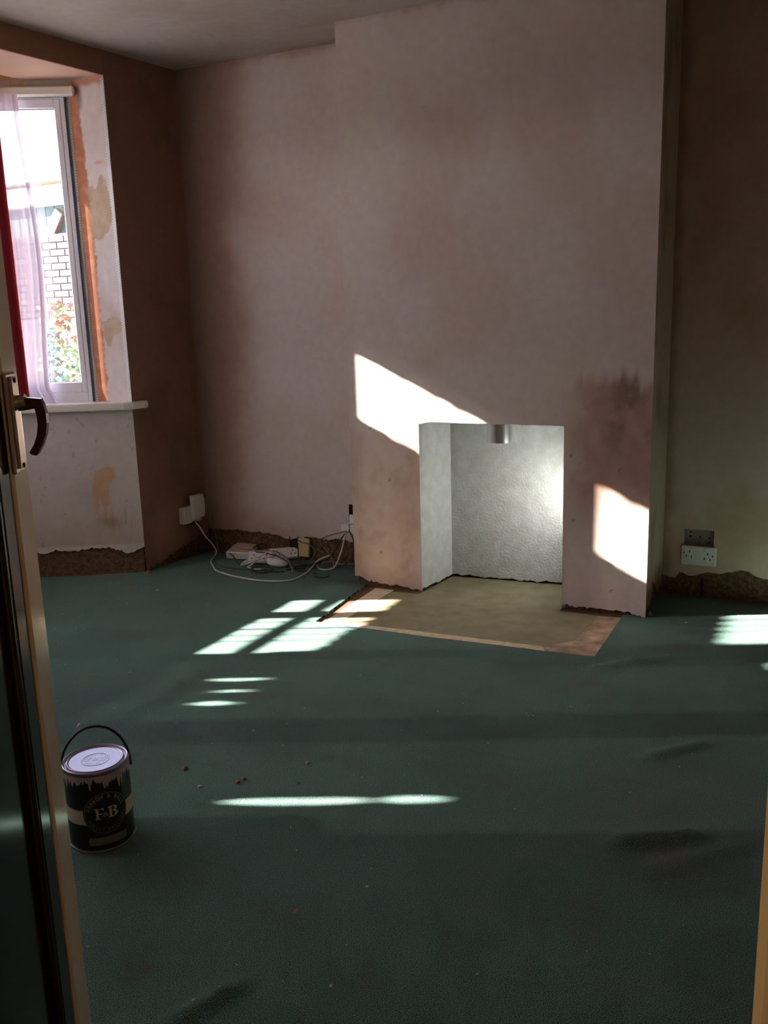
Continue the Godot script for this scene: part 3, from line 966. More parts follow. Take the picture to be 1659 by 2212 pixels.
# -------- doorway frame and hall
func build_doorway() -> void:
	var t := node("trim_door")
	structure(t, "cream painted door frame at the right edge of the view")
	var s := ST()
	var cream := mat(srgb(214, 202, 172), 0.5)
	box(s, Vector3(1.9965, -0.012, 3.24), Vector3(2.03, 2.06, 3.375), 0.003)
	box(s, Vector3(1.315, -0.012, 3.24), Vector3(1.345, 2.06, 3.375), 0.003)
	box(s, Vector3(1.315, 2.03, 3.24), Vector3(2.03, 2.07, 3.375), 0.003)
	obj("lining", s, cream, t)
	s = ST()
	box(s, Vector3(2.0015, -0.012, 3.372), Vector3(2.075, 2.1, 3.39), 0.004)
	box(s, Vector3(1.27, -0.012, 3.372), Vector3(1.335, 2.1, 3.39), 0.004)
	box(s, Vector3(1.27, 2.04, 3.372), Vector3(2.075, 2.1, 3.39), 0.004)
	obj("architrave", s, cream, t)
	# warm wall light in the hall, beside the doorway
	s = ST()
	lathe(s, [Vector2(0.0, -0.05), Vector2(0.03, -0.04), Vector2(0.04, 0.0), Vector2(0.03, 0.04), Vector2(0.012, 0.06), Vector2(0.0, 0.06)], 20)
	var bm := mat(srgb(255, 236, 200), 0.5)
	bm.emission_enabled = true
	bm.emission = Color(1.0, 0.93, 0.80)
	bm.emission_energy_multiplier = 2.0
	var th := thing("wall_light", "small warm wall light in the hall beside the doorway", "wall light", Vector3(2.45, 1.7, 3.49))
	obj("bulb", s, bm, th, true)
	s = ST()
	tube(s, spline([Vector3(0, -0.045, 0), Vector3(0, -0.08, -0.01), Vector3(0, -0.09, -0.06), Vector3(0, -0.09, -0.119)], 5), 0.008, 8)
	obj("bracket", s, M.white_plastic, th, true)
	var l := OmniLight3D.new()
	l.name = "hall_bulb_light"
	l.light_color = Color(1.0, 0.95, 0.86)
	l.light_energy = 1.3
	l.light_size = 0.04
	l.omni_range = 12.0
	l.omni_attenuation = 2.0
	l.shadow_enabled = true
	th.add_child(l)

# -------- what shows, overexposed, through the window
func build_outside() -> void:
	var s := ST()
	box(s, Vector3(-30, -0.7, -30), Vector3(-2.5, -0.5, 30))
	struct("ground", s, mat(srgb(170, 165, 158), 0.9))
	# garden wall of brick across the way
	var bw := thing("garden_wall", "red brick garden wall outside the window, washed out by the daylight", "wall", Vector3(-5.95, -0.5, -4.2))
	var brick_m := [mat(srgb(58, 41, 42), 0.9), mat(srgb(64, 46, 46), 0.9), mat(srgb(54, 38, 41), 0.9)]
	s = ST()
	box(s, Vector3(-0.9, 0, -0.2), Vector3(0.9, 2.72, -0.012))
	obj("mortar", s, mat(srgb(74, 64, 64), 0.9), bw)
	s = ST()
	cbox(s, Transform3D.IDENTITY, Vector3(0.215, 0.065, 0.03), 0.004)
	s.generate_normals()
	var bm := s.commit()
	for row in range(24, 36):
		for k in 8:
			var b := obj_raw("brick", bm, brick_m[(row * 5 + k * 3) % 3], bw)
			b.position = Vector3(-0.79 + k * 0.225 + (0.1125 if row % 2 else 0.0) - 0.0, 0.04 + row * 0.075, -0.01)
	# teal painted shed with white fascia, yellow gutter and an orange brace
	var sh := thing("garden_shed", "teal boarded shed with white fascia and orange diagonal brace seen through the glass", "shed", Vector3(-6.35, -0.5, -4.6))
	s = ST()
	for k in 14:
		box(s, Vector3(-1.0 + k * 0.145, 0, -0.02), Vector3(-1.0 + k * 0.145 + 0.138, 3.1, 0.0), 0.004)
	box(s, Vector3(-1.0, 0, -1.5), Vector3(1.02, 3.1, -0.02))
	obj("boards", s, mat(srgb(54, 74, 74), 0.8), sh)
	s = ST()
	box(s, Vector3(-1.1, 3.08, -1.6), Vector3(1.1, 3.30, 0.12), 0.01)
	obj("fascia", s, mat(srgb(236, 236, 236), 0.6), sh)
	s = ST()
	box(s, Vector3(-1.1, 3.30, -1.6), Vector3(1.1, 3.335, 0.2), 0.01)
	obj("roof_edge", s, mat(srgb(90, 70, 20), 0.6), sh)
	s = ST()
	cbox(s, Transform3D(Basis(Vector3.BACK, 0.93), Vector3(0.02, 2.80, 0.06)), Vector3(0.5, 0.14, 0.08), 0.01)
	obj("orange_brace", s, mat(srgb(64, 38, 5), 0.6), sh)
	s = ST()
	cbox(s, Transform3D(Basis(Vector3.BACK, 0.93), Vector3(-0.19, 2.52, 0.06)), Vector3(0.3, 0.13, 0.07), 0.01)
	obj("dark_brace", s, mat(srgb(40, 46, 36), 0.8), sh)
	# shrubs
	shrub("flowering_shrub", "orange and red flowering shrub outside the window, blurred by glare", Vector3(-5.0, -0.5, -3.15), 0.28, 1.95, [srgb(130, 70, 28), srgb(104, 108, 60), srgb(92, 100, 56), srgb(120, 50, 46)], 320, 5)
	shrub("conifer", "small blue-green conifer below the flowering shrub outside", Vector3(-4.88, -0.5, -2.95), 0.1, 1.7, [srgb(56, 82, 72), srgb(68, 92, 80)], 200, 6)
	shrub("garden_shrub", "pale green leafy shrub low outside the window", Vector3(-4.45, -0.5, -2.75), 0.2, 1.5, [srgb(100, 114, 66), srgb(116, 126, 92), srgb(90, 102, 74)], 260, 7)

func shrub(called: String, label: String, at: Vector3, r: float, h: float, cols: Array, count: int, sd: int) -> void:
	var g := RandomNumberGenerator.new()
	g.seed = sd
	var t := thing(called, label, "shrub", at)
	var st := []
	for c in cols:
		st.append(ST())
	var stem := ST()
	tube(stem, [Vector3(0, 0, 0), Vector3(0.02, h * 0.4, 0.01), Vector3(0, h * 0.85, 0)], 0.018, 6)
	for k in count:
		var a := g.randf() * TAU
		var hh := h * (0.42 + 0.58 * g.randf())
		var rr := r * sqrt(g.randf()) * (1.0 if hh < h * 0.8 else 0.6)
		var p := Vector3(sin(a) * rr, hh, cos(a) * rr)
		var b := Basis(Vector3(g.randf() - 0.5, g.randf() - 0.5, g.randf() - 0.5).normalized(), g.randf() * TAU)
		var s: SurfaceTool = st[k % cols.size()]
		var l := 0.05
		quad(s, p + b * Vector3(-l, 0, 0), p + b * Vector3(0, l * 0.45, 0.006), p + b * Vector3(l, 0, 0), p + b * Vector3(0, -l * 0.45, 0.006))
	obj("stem", stem, mat(srgb(90, 70, 50), 0.9), t)
	for k in cols.size():
		var o := obj("leaves", st[k], mat(cols[k], 0.7), t)
		o.set_meta("kind", "stuff")

# -------- the open door at the left edge
func build_door() -> void:
	var e := Vector2(0.978, 2.734)
	var d := Vector2(-0.5255, -0.8508)      # from the hinge to the free edge
	# local x runs from the free edge back to the hinge, local z out of the hall face
	var xf := along(e, -d)
	if xf.basis.z.x < 0:
		xf = Transform3D(Basis(xf.basis.x, Vector3.UP, -xf.basis.z), xf.origin)
	var door := node("door_1")
	structure(door, "open dark varnished panelled door with a cream painted edge strip")
	door.transform = Transform3D(Basis(Vector3(-d.x, 0, -d.y), Vector3.UP, Vector3(-d.x, 0, -d.y).cross(Vector3.UP)), Vector3(e.x, 0, e.y))
	# local: x from free edge to hinge, z = x cross up
	var zs := 1.0 if door.transform.basis.z.x > 0 else -1.0
	var wood := mat(srgb(44, 24, 18), 0.13)
	wood.albedo_texture = tint_tex(noise_image(256, 0.03, 4, 90), Color(0.55, 0.5, 0.5), Color(1, 1, 1))
	wood.uv1_scale = Vector3(10, 0.8, 10)
	wood.uv1_triplanar = true
	var cream := mat(srgb(226, 208, 180), 0.16)
	var f := func(lo: Vector3, hi: Vector3, st: SurfaceTool, ch := 0.003):
		var a := Vector3(lo.x, lo.y, minf(lo.z * zs, hi.z * zs))
		var b := Vector3(hi.x, hi.y, maxf(lo.z * zs, hi.z * zs))
		box(st, a, b, ch)
	var s := ST()
	f.call(Vector3(0.0, 0.01, -0.038), Vector3(0.066, 2.0, 0.0), s)
	obj("cream_stile", s, cream, door)
	s = ST()
	f.call(Vector3(0.067, 0.01, -0.038), Vector3(0.115, 2.0, -0.004), s)
	f.call(Vector3(0.67, 0.01, -0.038), Vector3(0.76, 2.0, -0.004), s)
	f.call(Vector3(0.115, 1.035, -0.038), Vector3(0.67, 1.24, -0.004), s)
	f.call(Vector3(0.115, 0.01, -0.038), Vector3(0.67, 0.2, -0.004), s)
	f.call(Vector3(0.115, 1.85, -0.038), Vector3(0.67, 2.0, -0.004), s)
	obj("rails", s, wood, door)
	s = ST()
	f.call(Vector3(0.115, 0.2, -0.034), Vector3(0.67, 1.035, -0.016), s)
	f.call(Vector3(0.115, 1.24, -0.034), Vector3(0.67, 1.85, -0.016), s)
	obj("panels", s, wood, door)
	s = ST()
	for q in [[0.2, 1.035], [1.24, 1.85]]:
		tube(s, [Vector3(0.119, q[0], -0.012 * zs), Vector3(0.119, q[1], -0.012 * zs)], 0.008, 8)
		tube(s, [Vector3(0.666, q[0], -0.012 * zs), Vector3(0.666, q[1], -0.012 * zs)], 0.008, 8)
		tube(s, [Vector3(0.119, q[0] + 0.004, -0.012 * zs), Vector3(0.666, q[0] + 0.004, -0.012 * zs)], 0.008, 8)
		tube(s, [Vector3(0.119, q[1] - 0.004, -0.012 * zs), Vector3(0.666, q[1] - 0.004, -0.012 * zs)], 0.008, 8)
	obj("mouldings", s, wood, door)
	# lever handle: back plate, neck and curved grip
	var chrome := mat(srgb(196, 182, 170), 0.35, 0.9)
	s = ST()
	var px0 := 0.028
	var px1 := 0.074
	f.call(Vector3(px0, 1.056, 0.0), Vector3(px1, 1.192, 0.006), s, 0.004)
	f.call(Vector3(px0 + 0.010, 1.062, 0.005), Vector3(px1 - 0.010, 1.186, 0.010), s, 0.003)
	var h := obj("door_handle", s, chrome, door)
	h.set_meta("label", "worn chrome lever handle on a long back plate")
	s = ST()
	var cx := 0.050
	tube(s, spline([Vector3(cx, 1.150, 0.006 * zs), Vector3(cx, 1.152, 0.014 * zs), Vector3(cx, 1.153, 0.022 * zs)], 4), 0.0095, 14)
	obj("neck", s, chrome, h, true)
	s = ST()
	var prof := PackedVector2Array([Vector2(0.012, 1.158), Vector2(0.026, 1.1575), Vector2(0.0425, 1.1555), Vector2(0.0455, 1.148), Vector2(0.0478, 1.135), Vector2(0.0478, 1.122), Vector2(0.0450, 1.108), Vector2(0.0395, 1.094), Vector2(0.0318, 1.081), Vector2(0.0290, 1.0785), Vector2(0.0225, 1.0805), Vector2(0.0205, 1.0835), Vector2(0.0275, 1.094), Vector2(0.0330, 1.107), Vector2(0.0355, 1.121), Vector2(0.0352, 1.134), Vector2(0.0335, 1.1425), Vector2(0.020, 1.1405), Vector2(0.012, 1.140)])
	# profile lies in the plane across the door: (out of the face, height)
	var lever_xf := Transform3D(Basis(Vector3(0, 0, zs), Vector3.UP, Vector3(-zs, 0, 0) * -1.0), Vector3(cx + 0.006, 0, 0))
	if lever_xf.basis.determinant() < 0:
		lever_xf.basis.z = -lever_xf.basis.z
	lever_xf.origin.x = cx + 0.006 * signf(lever_xf.basis.z.x)
	plate(s, lever_xf, prof, 0.012)
	var lv := obj("lever", s, mat(srgb(70, 44, 36), 0.35, 0.5), h)
	lv.set_meta("label", "dark bronze curved lever")
	for y in [1.066, 1.181]:
		s = ST()
		tube(s, [Vector3(0.051, y, 0.0095 * zs), Vector3(0.051, y, 0.0112 * zs)], 0.0035, 10)
		obj("screw", s, M.dark, h)

# -------- hearth
func build_hearth() -> void:
	var t := thing("hearth", "trowelled olive-grey concrete hearth slab with pale mortar border in front of the fireplace", "hearth")
	var P := func(a): 
		var p := PackedVector2Array()
		for q in a:
			p.append(Vector2(q[0], q[1]))
		return p
	var s := ST()
	prism(s, P.call([[0.215, 0.045], [0.3475, 0.035], [0.385, -0.3], [1.0, -0.345], [1.003, 0.03], [1.165, 0.04], [1.15, 0.36], [1.06, 0.468], [0.9, 0.474], [0.62, 0.486], [0.2, 0.507]]), -0.03, -0.005)
	obj("screed", s, M.screed, t)
	s = ST()
	prism(s, P.call([[0.128, 0.02], [0.213, 0.02], [0.205, 0.30], [0.165, 0.30]]), -0.03, -0.0055)
	obj("border_strip", s, M.border, t)
	s = ST()
	prism(s, P.call([[0.166, 0.302], [0.204, 0.302], [0.199, 0.508], [0.147, 0.508]]), -0.03, -0.0045)
	prism(s, P.call([[0.128, 0.02], [0.165, 0.30], [0.146, 0.508], [0.132, 0.508], [0.118, 0.02]]), -0.03, -0.006)
	obj("border_strip", s, M.border, t)
	s = ST()
	prism(s, P.call([[0.13, 0.51], [0.2, 0.509], [0.40, 0.4975], [0.48, 0.4935], [0.46, 0.548], [0.2, 0.555], [0.128, 0.552]]), -0.03, -0.0045)
	obj("border_strip", s, M.border, t)
	s = ST()
	prism(s, P.call([[0.485, 0.4932], [0.62, 0.4882], [0.9, 0.4762], [1.06, 0.470], [1.09, 0.525], [0.9, 0.53], [0.6, 0.543], [0.465, 0.548]]), -0.03, -0.003)
	obj("border_strip", s, M.border, t)
	var patch_m: StandardMaterial3D = M.border.duplicate()
	patch_m.albedo_color = srgb(200, 176, 152)
	patch_m.albedo_texture = tint_tex(noise_image(256, 0.02, 5, 44), Color(0.62, 0.58, 0.52), Color(1, 1, 1))
	s = ST()
	prism(s, P.call([[1.062, 0.469], [1.152, 0.362], [1.166, 0.042], [1.262, 0.03], [1.269, 0.51], [1.092, 0.524]]), -0.03, -0.0045)
	var pinkish := obj("border_strip", s, patch_m, t)
	pinkish.set_meta("label", "pinkish mortar patch at the right end")
	s = ST()
	prism(s, P.call([[0.06, 0.0], [0.118, 0.02], [0.132, 0.55], [0.106, 0.55]]), -0.03, -0.008)
	prism(s, P.call([[0.055, -0.012], [0.3475, -0.012], [0.3475, 0.036], [0.214, 0.046], [0.205, 0.018], [0.06, 0.018]]), -0.03, -0.0065)
	obj("brown_gap", s, M.mud, t)
	s = ST()
	prism(s, P.call([[1.004, -0.012], [1.3, -0.012], [1.3, 0.012], [1.166, 0.040], [1.004, 0.028]]), -0.03, -0.007)
	obj("brown_gap", s, M.mud, t)

# -------- curtains and their rail
func cloth(path: Callable, y0: float, y1: float, n: int, m: int) -> SurfaceTool:
	var s := ST()
	s.set_smooth_group(1)
	for j in m:
		for i in n:
			var p := []
			for e in [[0, 0], [0, 1], [1, 1], [1, 0]]:
				var t := float(i + e[0]) / n
				var v := float(j + e[1]) / m
				p.append(path.call(t, lerpf(y0, y1, v), v))
			quad(s, p[0], p[1], p[2], p[3])
	return s

func build_curtains() -> void:
	# headrail across the top of the visible window
	var s := ST()
	bar(s, true, 0.15, 1.12, 0.045, 0.085, 2.272, 2.312, 0.006)
	var rl := obj("curtain_rail", s, M.gloss_white)
	tag(rl, "white box curtain rail across the top of the bay side window", "curtain rail")
	var net := mat(Color(0.9, 0.86, 0.92, 0.8), 0.9)
	net.transparency = BaseMaterial3D.TRANSPARENCY_ALPHA
	net.backlight_enabled = true
	net.backlight = Color(0.36, 0.33, 0.36)
	net.cull_mode = BaseMaterial3D.CULL_DISABLED
	var t := thing("net_curtain", "sheer white net curtain hanging over the left half of the bay side window", "curtain")
	var path := func(k: float, y: float, v: float):
		var right := 0.395 - 0.03 * smoothstep(0.0, 0.5, v) + 0.035 * smoothstep(0.5, 1.0, v) - 0.035 * smoothstep(0.06, 0.0, v)
		var u := lerpf(right, 0.86, k)
		var fold := 0.013 * sin(k * 46.0 + 0.6 * sin(v * 3.0)) + 0.006 * sin(k * 103.0 + 1.0)
		var p := bp(u, 0.028 + fold * 0.8 * (1.0 - 0.5 * v))
		return Vector3(p.x, y, p.y)
	obj("cloth", cloth(path, 0.868, 2.275, 110, 40), net, t, true)
	# the fold that hangs at its free edge
	var hem := ST()
	var edge_path := func(k: float, y: float, v: float):
		var right := 0.395 - 0.03 * smoothstep(0.0, 0.5, v) + 0.035 * smoothstep(0.5, 1.0, v) - 0.035 * smoothstep(0.06, 0.0, v)
		var p := bp(right + k * 0.022, 0.022 + 0.006 * sin(k * 3.0))
		return Vector3(p.x, y, p.y)
	obj("edge_fold", cloth(edge_path, 0.868, 2.275, 4, 40), net, t, true)
	hem = null
	var red := mat(srgb(150, 34, 44), 0.9)
	red.backlight_enabled = true
	red.backlight = Color(0.10, 0.02, 0.02)
	var r := thing("curtain", "plain dark red curtain drawn back beside the net curtain", "curtain")
	var red_path := func(k: float, y: float, v: float):
		var u := lerpf(0.485, 0.80, k)
		var fold := 0.018 * sin(k * 26.0)
		var p := bp(u, -0.002 + fold)
		return Vector3(p.x, y, p.y)
	obj("cloth", cloth(red_path, 0.869, 2.30, 70, 8), red, r, true)
	# front of the bay: red curtain in the corner, cafe nets across the middle
	var white := mat(srgb(238, 232, 236), 0.9)
	white.albedo_color.a = 0.994
	white.transparency = BaseMaterial3D.TRANSPARENCY_ALPHA
	white.backlight_enabled = true
	white.backlight = Color(0.4, 0.39, 0.4)
	var xc := XB + 0.07
	var panel := func(called: String, label: String, z0: Callable, z1: Callable, y0: float, y1: float, m: Material, cat: String):
		var pp := func(k: float, y: float, v: float):
			var a: float = z0.call(y)
			var b: float = z1.call(y)
			var z := lerpf(a, b, k)
			var fold := 0.012 * sin(z * 90.0) * sin(PI * k)
			return Vector3(xc + fold, y, z - 0.033)
		var o := obj(called, cloth(pp, y0, y1, 60, 60), m, self, true)
		tag(o, label, cat)
	var K := func(z: float): return func(_y): return z
	var lens := func(z: float, y_mid: float, half: float, w: float, s: float): return func(y: float): return z + s * w * maxf(0.0, 1.0 - pow((y - y_mid) / half, 2))
	panel.call("curtain", "red curtain gathered in the front corner of the bay", K.call(0.80), K.call(1.015), 0.87, 2.28, red, "curtain")
	xc = XB + 0.105
	panel.call("curtain", "narrow red curtain gathered between the middle and right panes of the front window", K.call(2.065), K.call(2.19), 1.45, 2.28, red, "curtain")
	xc = XB + 0.07
	panel.call("roller_blind", "white roller blind lowered a little at the head of the front window", K.call(0.84), K.call(2.70), 2.085, 2.30, white, "blind")
	panel.call("net_curtain", "white cafe curtain filling the front window's left pane to the sill", K.call(1.01), lens.call(1.27, 0.94, 0.05, 0.0, 1.0), 0.87, 1.802, white, "curtain")
	panel.call("net_curtain", "white cafe curtain hung short over the front window", K.call(1.265), K.call(2.03), 1.125, 1.804, white, "curtain")
	panel.call("net_curtain", "white cafe curtain left of the first gap in the front window", K.call(2.025), lens.call(2.256, 1.07, 0.05, 0.012, -1.0), 0.87, 1.90, white, "curtain")
	panel.call("net_curtain", "white cafe curtain right of the first gap in the front window", lens.call(2.256, 1.07, 0.05, 0.012, 1.0), lens.call(2.367, 1.09, 0.03, 0.008, -1.0), 0.87, 1.93, white, "curtain")
	panel.call("net_curtain", "white cafe curtain right of the second gap in the front window", lens.call(2.367, 1.09, 0.03, 0.008, 1.0), lens.call(2.478, 1.09, 0.03, 0.017, -1.0), 0.87, 1.93, white, "curtain")
	panel.call("net_curtain", "white cafe curtain in the right corner of the front window", lens.call(2.478, 1.09, 0.03, 0.017, 1.0), K.call(2.72), 0.87, 1.93, white, "curtain")
	# far side window: drawn curtains that leave a slit
	var two := func(called: String, label: String, u0: float, u1: float, slit: int):
		var pp := func(k: float, y: float, v: float):
			var a := u0
			var b := u1
			var g := 0.017 * maxf(maxf(0.0, 1.0 - pow((y - 1.19) / 0.088, 4)), maxf(0.0, 1.0 - pow((y - 1.325) / 0.036, 4)))
			if slit == 1:
				b = u1 - g
			elif slit == 2:
				a = u0 + g
			var u := lerpf(a, b, k)
			var q := bp2(u, 0.02 + 0.012 * sin(u * 80.0) * sin(PI * k))
			return Vector3(q.x, y, q.y)
		tag(obj(called, cloth(pp, 0.87, 2.30, 40, 120), white, self, true), label, "curtain")
	two.call("curtain", "white net curtain drawn over the far side window next to the room corner", 0.02, 0.311, 1)
	two.call("curtain", "white net curtain drawn over the far side window next to the front", 0.311, 0.86, 2)

# -------- paint can
func wrap_tin(p: Vector3, a0: float, yc: float, r: float) -> Vector3:
	var a := a0 + p.x / r
	return Vector3(sin(a) * (r + p.z), yc + p.y, cos(a) * (r + p.z))

func glyphs(text: String, serif: bool, size: float, bold := true) -> TextMesh:
	var t := TextMesh.new()
	var f := SystemFont.new()
	f.font_names = PackedStringArray(["Droid Serif" if serif else "Droid Sans"])
	f.font_weight = 700 if bold else 400
	t.font = f
	t.text = text
	t.font_size = 64
	t.pixel_size = size / 64.0
	t.depth = 0.0004
	return t

func put_text(st: SurfaceTool, t: TextMesh, at: Callable) -> void:
	var arr := t.surface_get_arrays(0)
	var v: PackedVector3Array = arr[Mesh.ARRAY_VERTEX]
	var ix: PackedInt32Array = arr[Mesh.ARRAY_INDEX] if arr[Mesh.ARRAY_INDEX] != null else PackedInt32Array()
	st.set_smooth_group(-1)
	for s in t.get_surface_count():
		if s > 0:
			arr = t.surface_get_arrays(s)
			v = arr[Mesh.ARRAY_VERTEX]
			ix = arr[Mesh.ARRAY_INDEX] if arr[Mesh.ARRAY_INDEX] != null else PackedInt32Array()
		if ix.size():
			for k in ix:
				st.add_vertex(at.call(v[k]))
		else:
			for p in v:
				st.add_vertex(at.call(p))

func ring_text(st: SurfaceTool, text: String, radius: float, mid: float, spread: float, inward: bool, size: float, place: Callable) -> void:
	for i in text.length():
		if text[i] == " ":
			continue
		var a := mid + spread * (float(i) / (text.length() - 1) - 0.5) * (1.0 if inward else -1.0)
		# a is clockwise from the top
		var rot := -a if inward else PI - a
		var c := Vector2(sin(a), cos(a)) * radius
		var g := glyphs(text[i], false, size)
		put_text(st, g, func(p: Vector3):
			var q := Vector2(p.x, p.y).rotated(rot) + c
			return place.call(Vector3(q.x, q.y, p.z)))

func annulus(st: SurfaceTool, r0: float, r1: float, z: float, place: Callable, n := 72, m := 1) -> void:
	st.set_smooth_group(-1)
	for k in n:
		var a := TAU * k / n
		var b := TAU * (k + 1) / n
		for j in m:
			var q0 := lerpf(r0, r1, float(j) / m)
			var q1 := lerpf(r0, r1, float(j + 1) / m)
			quad(st, place.call(Vector3(sin(a) * q0, cos(a) * q0, z)), place.call(Vector3(sin(a) * q1, cos(a) * q1, z)), place.call(Vector3(sin(b) * q1, cos(b) * q1, z)), place.call(Vector3(sin(b) * q0, cos(b) * q0, z)))

func build_paint_can() -> void:
	var R := 0.0785
	var t := thing("paint_can", "black paint tin with cream band, round emblem and silver lid, beside the open door", "paint can", Vector3(0.433, 0.0, 2.145))
	var to_cam := deg_to_rad(46.26)
	var black := mat(srgb(20, 18, 20), 0.38)
	var cream := mat(srgb(204, 192, 156), 0.5)
	var dim := mat(srgb(160, 152, 130), 0.5)
	var s := ST()
	lathe(s, [Vector2(0.0, 0.003), Vector2(R - 0.003, 0.003), Vector2(R, 0.0), Vector2(R + 0.0012, 0.002), Vector2(R + 0.0008, 0.005), Vector2(R - 0.001, 0.007), Vector2(R - 0.001, 0.198), Vector2(R + 0.0005, 0.2)], 96)
	obj("tin_body", s, black, t, true)
	s = ST()
	lathe(s, [Vector2(R + 0.0014, 0.0008), Vector2(R + 0.0016, 0.0025), Vector2(R + 0.0012, 0.0042), Vector2(R, 0.0045)], 96)
	obj("base_rim", s, M.steel, t, true)
	s = ST()
	lathe(s, [Vector2(R - 0.0004, 0.072), Vector2(R - 0.0004, 0.110)], 96)
	obj("cream_band", s, cream, t, true)
	# ring and lid of bare tinplate
	var tin := mat(srgb(150, 142, 152), 0.36, 1.0)
	s = ST()
	lathe(s, [Vector2(R - 0.001, 0.196), Vector2(R + 0.0012, 0.199), Vector2(R + 0.002, 0.204), Vector2(R + 0.001, 0.2075), Vector2(R - 0.002, 0.2085), Vector2(R - 0.005, 0.207), Vector2(R - 0.006, 0.2035)], 96)
	obj("rim", s, tin, t, true)
	s = ST()
	lathe(s, [Vector2(R - 0.0055, 0.2035), Vector2(R - 0.009, 0.2030), Vector2(R - 0.0105, 0.2065), Vector2(R - 0.0125, 0.2075), Vector2(R - 0.016, 0.2055), Vector2(0.034, 0.2050), Vector2(0.0335, 0.2058), Vector2(0.031, 0.2058), Vector2(0.0305, 0.2050), Vector2(0.0, 0.2048)], 96)
	var lid := obj("lid", s, tin, t, true)
	lid.set_meta("label", "silver pressed lid with an embossed emblem")
	var lid_place := func(p: Vector3): 
		var q := Vector2(p.x, -p.y).rotated(-to_cam + 0.35)
		return Vector3(q.x, 0.2051 + p.z, q.y)
	s = ST()
	ring_text(s, "FARROW & BALL", 0.0265, 0.0, 3.6, true, 0.0085, lid_place)
	ring_text(s, "DORSET", 0.0265, PI, 1.3, false, 0.0075, lid_place)
	put_text(s, glyphs("F&B", true, 0.022), lid_place)
	annulus(s, 0.0205, 0.0213, 0.0004, lid_place)
	obj("embossing", s, tin, lid)
	# paint that ran down below the rim
	s = ST()
	s.set_smooth_group(1)
	var runs := 360
	for k in runs:
		var q := []
		for e in 2:
			var a := TAU * (k + e) / runs
			var nn := 0.010 * nz(n_fine, sin(a) * 0.16, cos(a) * 0.16, 4.0) + 0.006 * nz(n_fine, sin(a) * 0.45, cos(a) * 0.45, 9.0)
			var low := 0.182 - absf(nn) * 1.6 + 0.006 * nz(n_mid, sin(a) * 0.3, cos(a) * 0.3, 2.0)
			var dn := nz(n_fine, cos(a) * 0.28, sin(a) * 0.28, 14.0)
			low -= 0.016 * smoothstep(0.12, 0.3, dn) - 0.008 * smoothstep(0.1, 0.4, -dn)
			q.append([a, low])
		var top := 0.1995
		var rr := R + 0.0006
		quad(s, Vector3(sin(q[0][0]) * rr, q[0][1], cos(q[0][0]) * rr), Vector3(sin(q[0][0]) * rr, top, cos(q[0][0]) * rr), Vector3(sin(q[1][0]) * rr, top, cos(q[1][0]) * rr), Vector3(sin(q[1][0]) * rr, q[1][1], cos(q[1][0]) * rr))
	var drip_m := mat(srgb(196, 172, 164), 0.45)
	var dr := obj("paint_drips", s, drip_m, t)
	dr.set_meta("label", "dried greyish pink paint drips")
	# emblem, wrapped on the tin
	var ac := to_cam + deg_to_rad(9.0)
	var yc := 0.1
	var on_tin := func(p: Vector3): return wrap_tin(p, ac, yc, R)
	s = ST()
	annulus(s, 0.0, 0.0555, 0.0003, on_tin, 72, 8)
	var disc := obj("emblem_disc", s, black, t)
	s = ST()
	annulus(s, 0.0515, 0.0528, 0.0007, on_tin)
	obj("emblem_ring", s, dim, disc)
	s = ST()
	annulus(s, 0.0355, 0.0368, 0.0007, on_tin)
	obj("emblem_ring", s, mat(srgb(84, 82, 84), 0.5), disc)
	s = ST()
	ring_text(s, "FARROW & BALL", 0.0435, 0.0, 2.55, true, 0.0128, func(p: Vector3): return on_tin.call(p + Vector3(0, 0, 0.0006)))
	obj("lettering", s, dim, disc)
	s = ST()
	ring_text(s, "DORSET ENGLAND", 0.0443, PI, 2.3, false, 0.0102, func(p: Vector3): return on_tin.call(p + Vector3(0, 0, 0.0006)))
	obj("lettering", s, mat(srgb(112, 106, 98), 0.5), disc)
	s = ST()
	put_text(s, glyphs("F", true, 0.040), func(p: Vector3): return on_tin.call(p + Vector3(-0.0165, 0, 0.0006)))
	put_text(s, glyphs("B", true, 0.040), func(p: Vector3): return on_tin.call(p + Vector3(0.0155, 0, 0.0006)))
	obj("lettering", s, cream, disc)
	s = ST()
	put_text(s, glyphs("&", true, 0.0165), func(p: Vector3): return on_tin.call(p + Vector3(-0.0015, -0.003, 0.0008)))
	obj("lettering", s, dim, disc)
	# small grey label near the foot
	s = ST()
	for k in 14:
		var x0 := -0.047 + 0.094 * k / 14.0
		var x1 := -0.047 + 0.094 * (k + 1) / 14.0
		quad(s, on_tin.call(Vector3(x0, -0.082, 0.0005)), on_tin.call(Vector3(x0, -0.062, 0.0005)), on_tin.call(Vector3(x1, -0.062, 0.0005)), on_tin.call(Vector3(x1, -0.082, 0.0005)))
	obj("colour_label", s, mat(srgb(124, 118, 104), 0.6), t)
	# bail handle standing up
	var side := Vector3(cos(to_cam), 0, -sin(to_cam))
	var pts := []
	for k in 25:
		var a := PI * k / 24.0
		pts.append(side * cos(a) * (R + 0.0035) + Vector3.UP * (0.183 + 0.104 * sin(a)) + Vector3(sin(to_cam), 0, cos(to_cam)) * -0.012 * sin(a))
	s = ST()
	tube(s, pts, 0.0032, 8, 1.0, 0.7)
	var hd := obj("handle", s, M.black_plastic, t, true)
	hd.set_meta("label", "thin black bail handle standing upright")
	for sg in [-1.0, 1.0]:
		s = ST()
		tube(s, [side * sg * (R - 0.001) + Vector3.UP * 0.183, side * sg * (R + 0.006) + Vector3.UP * 0.183], 0.008, 14)
		obj("handle_lug", s, M.black_plastic, t)

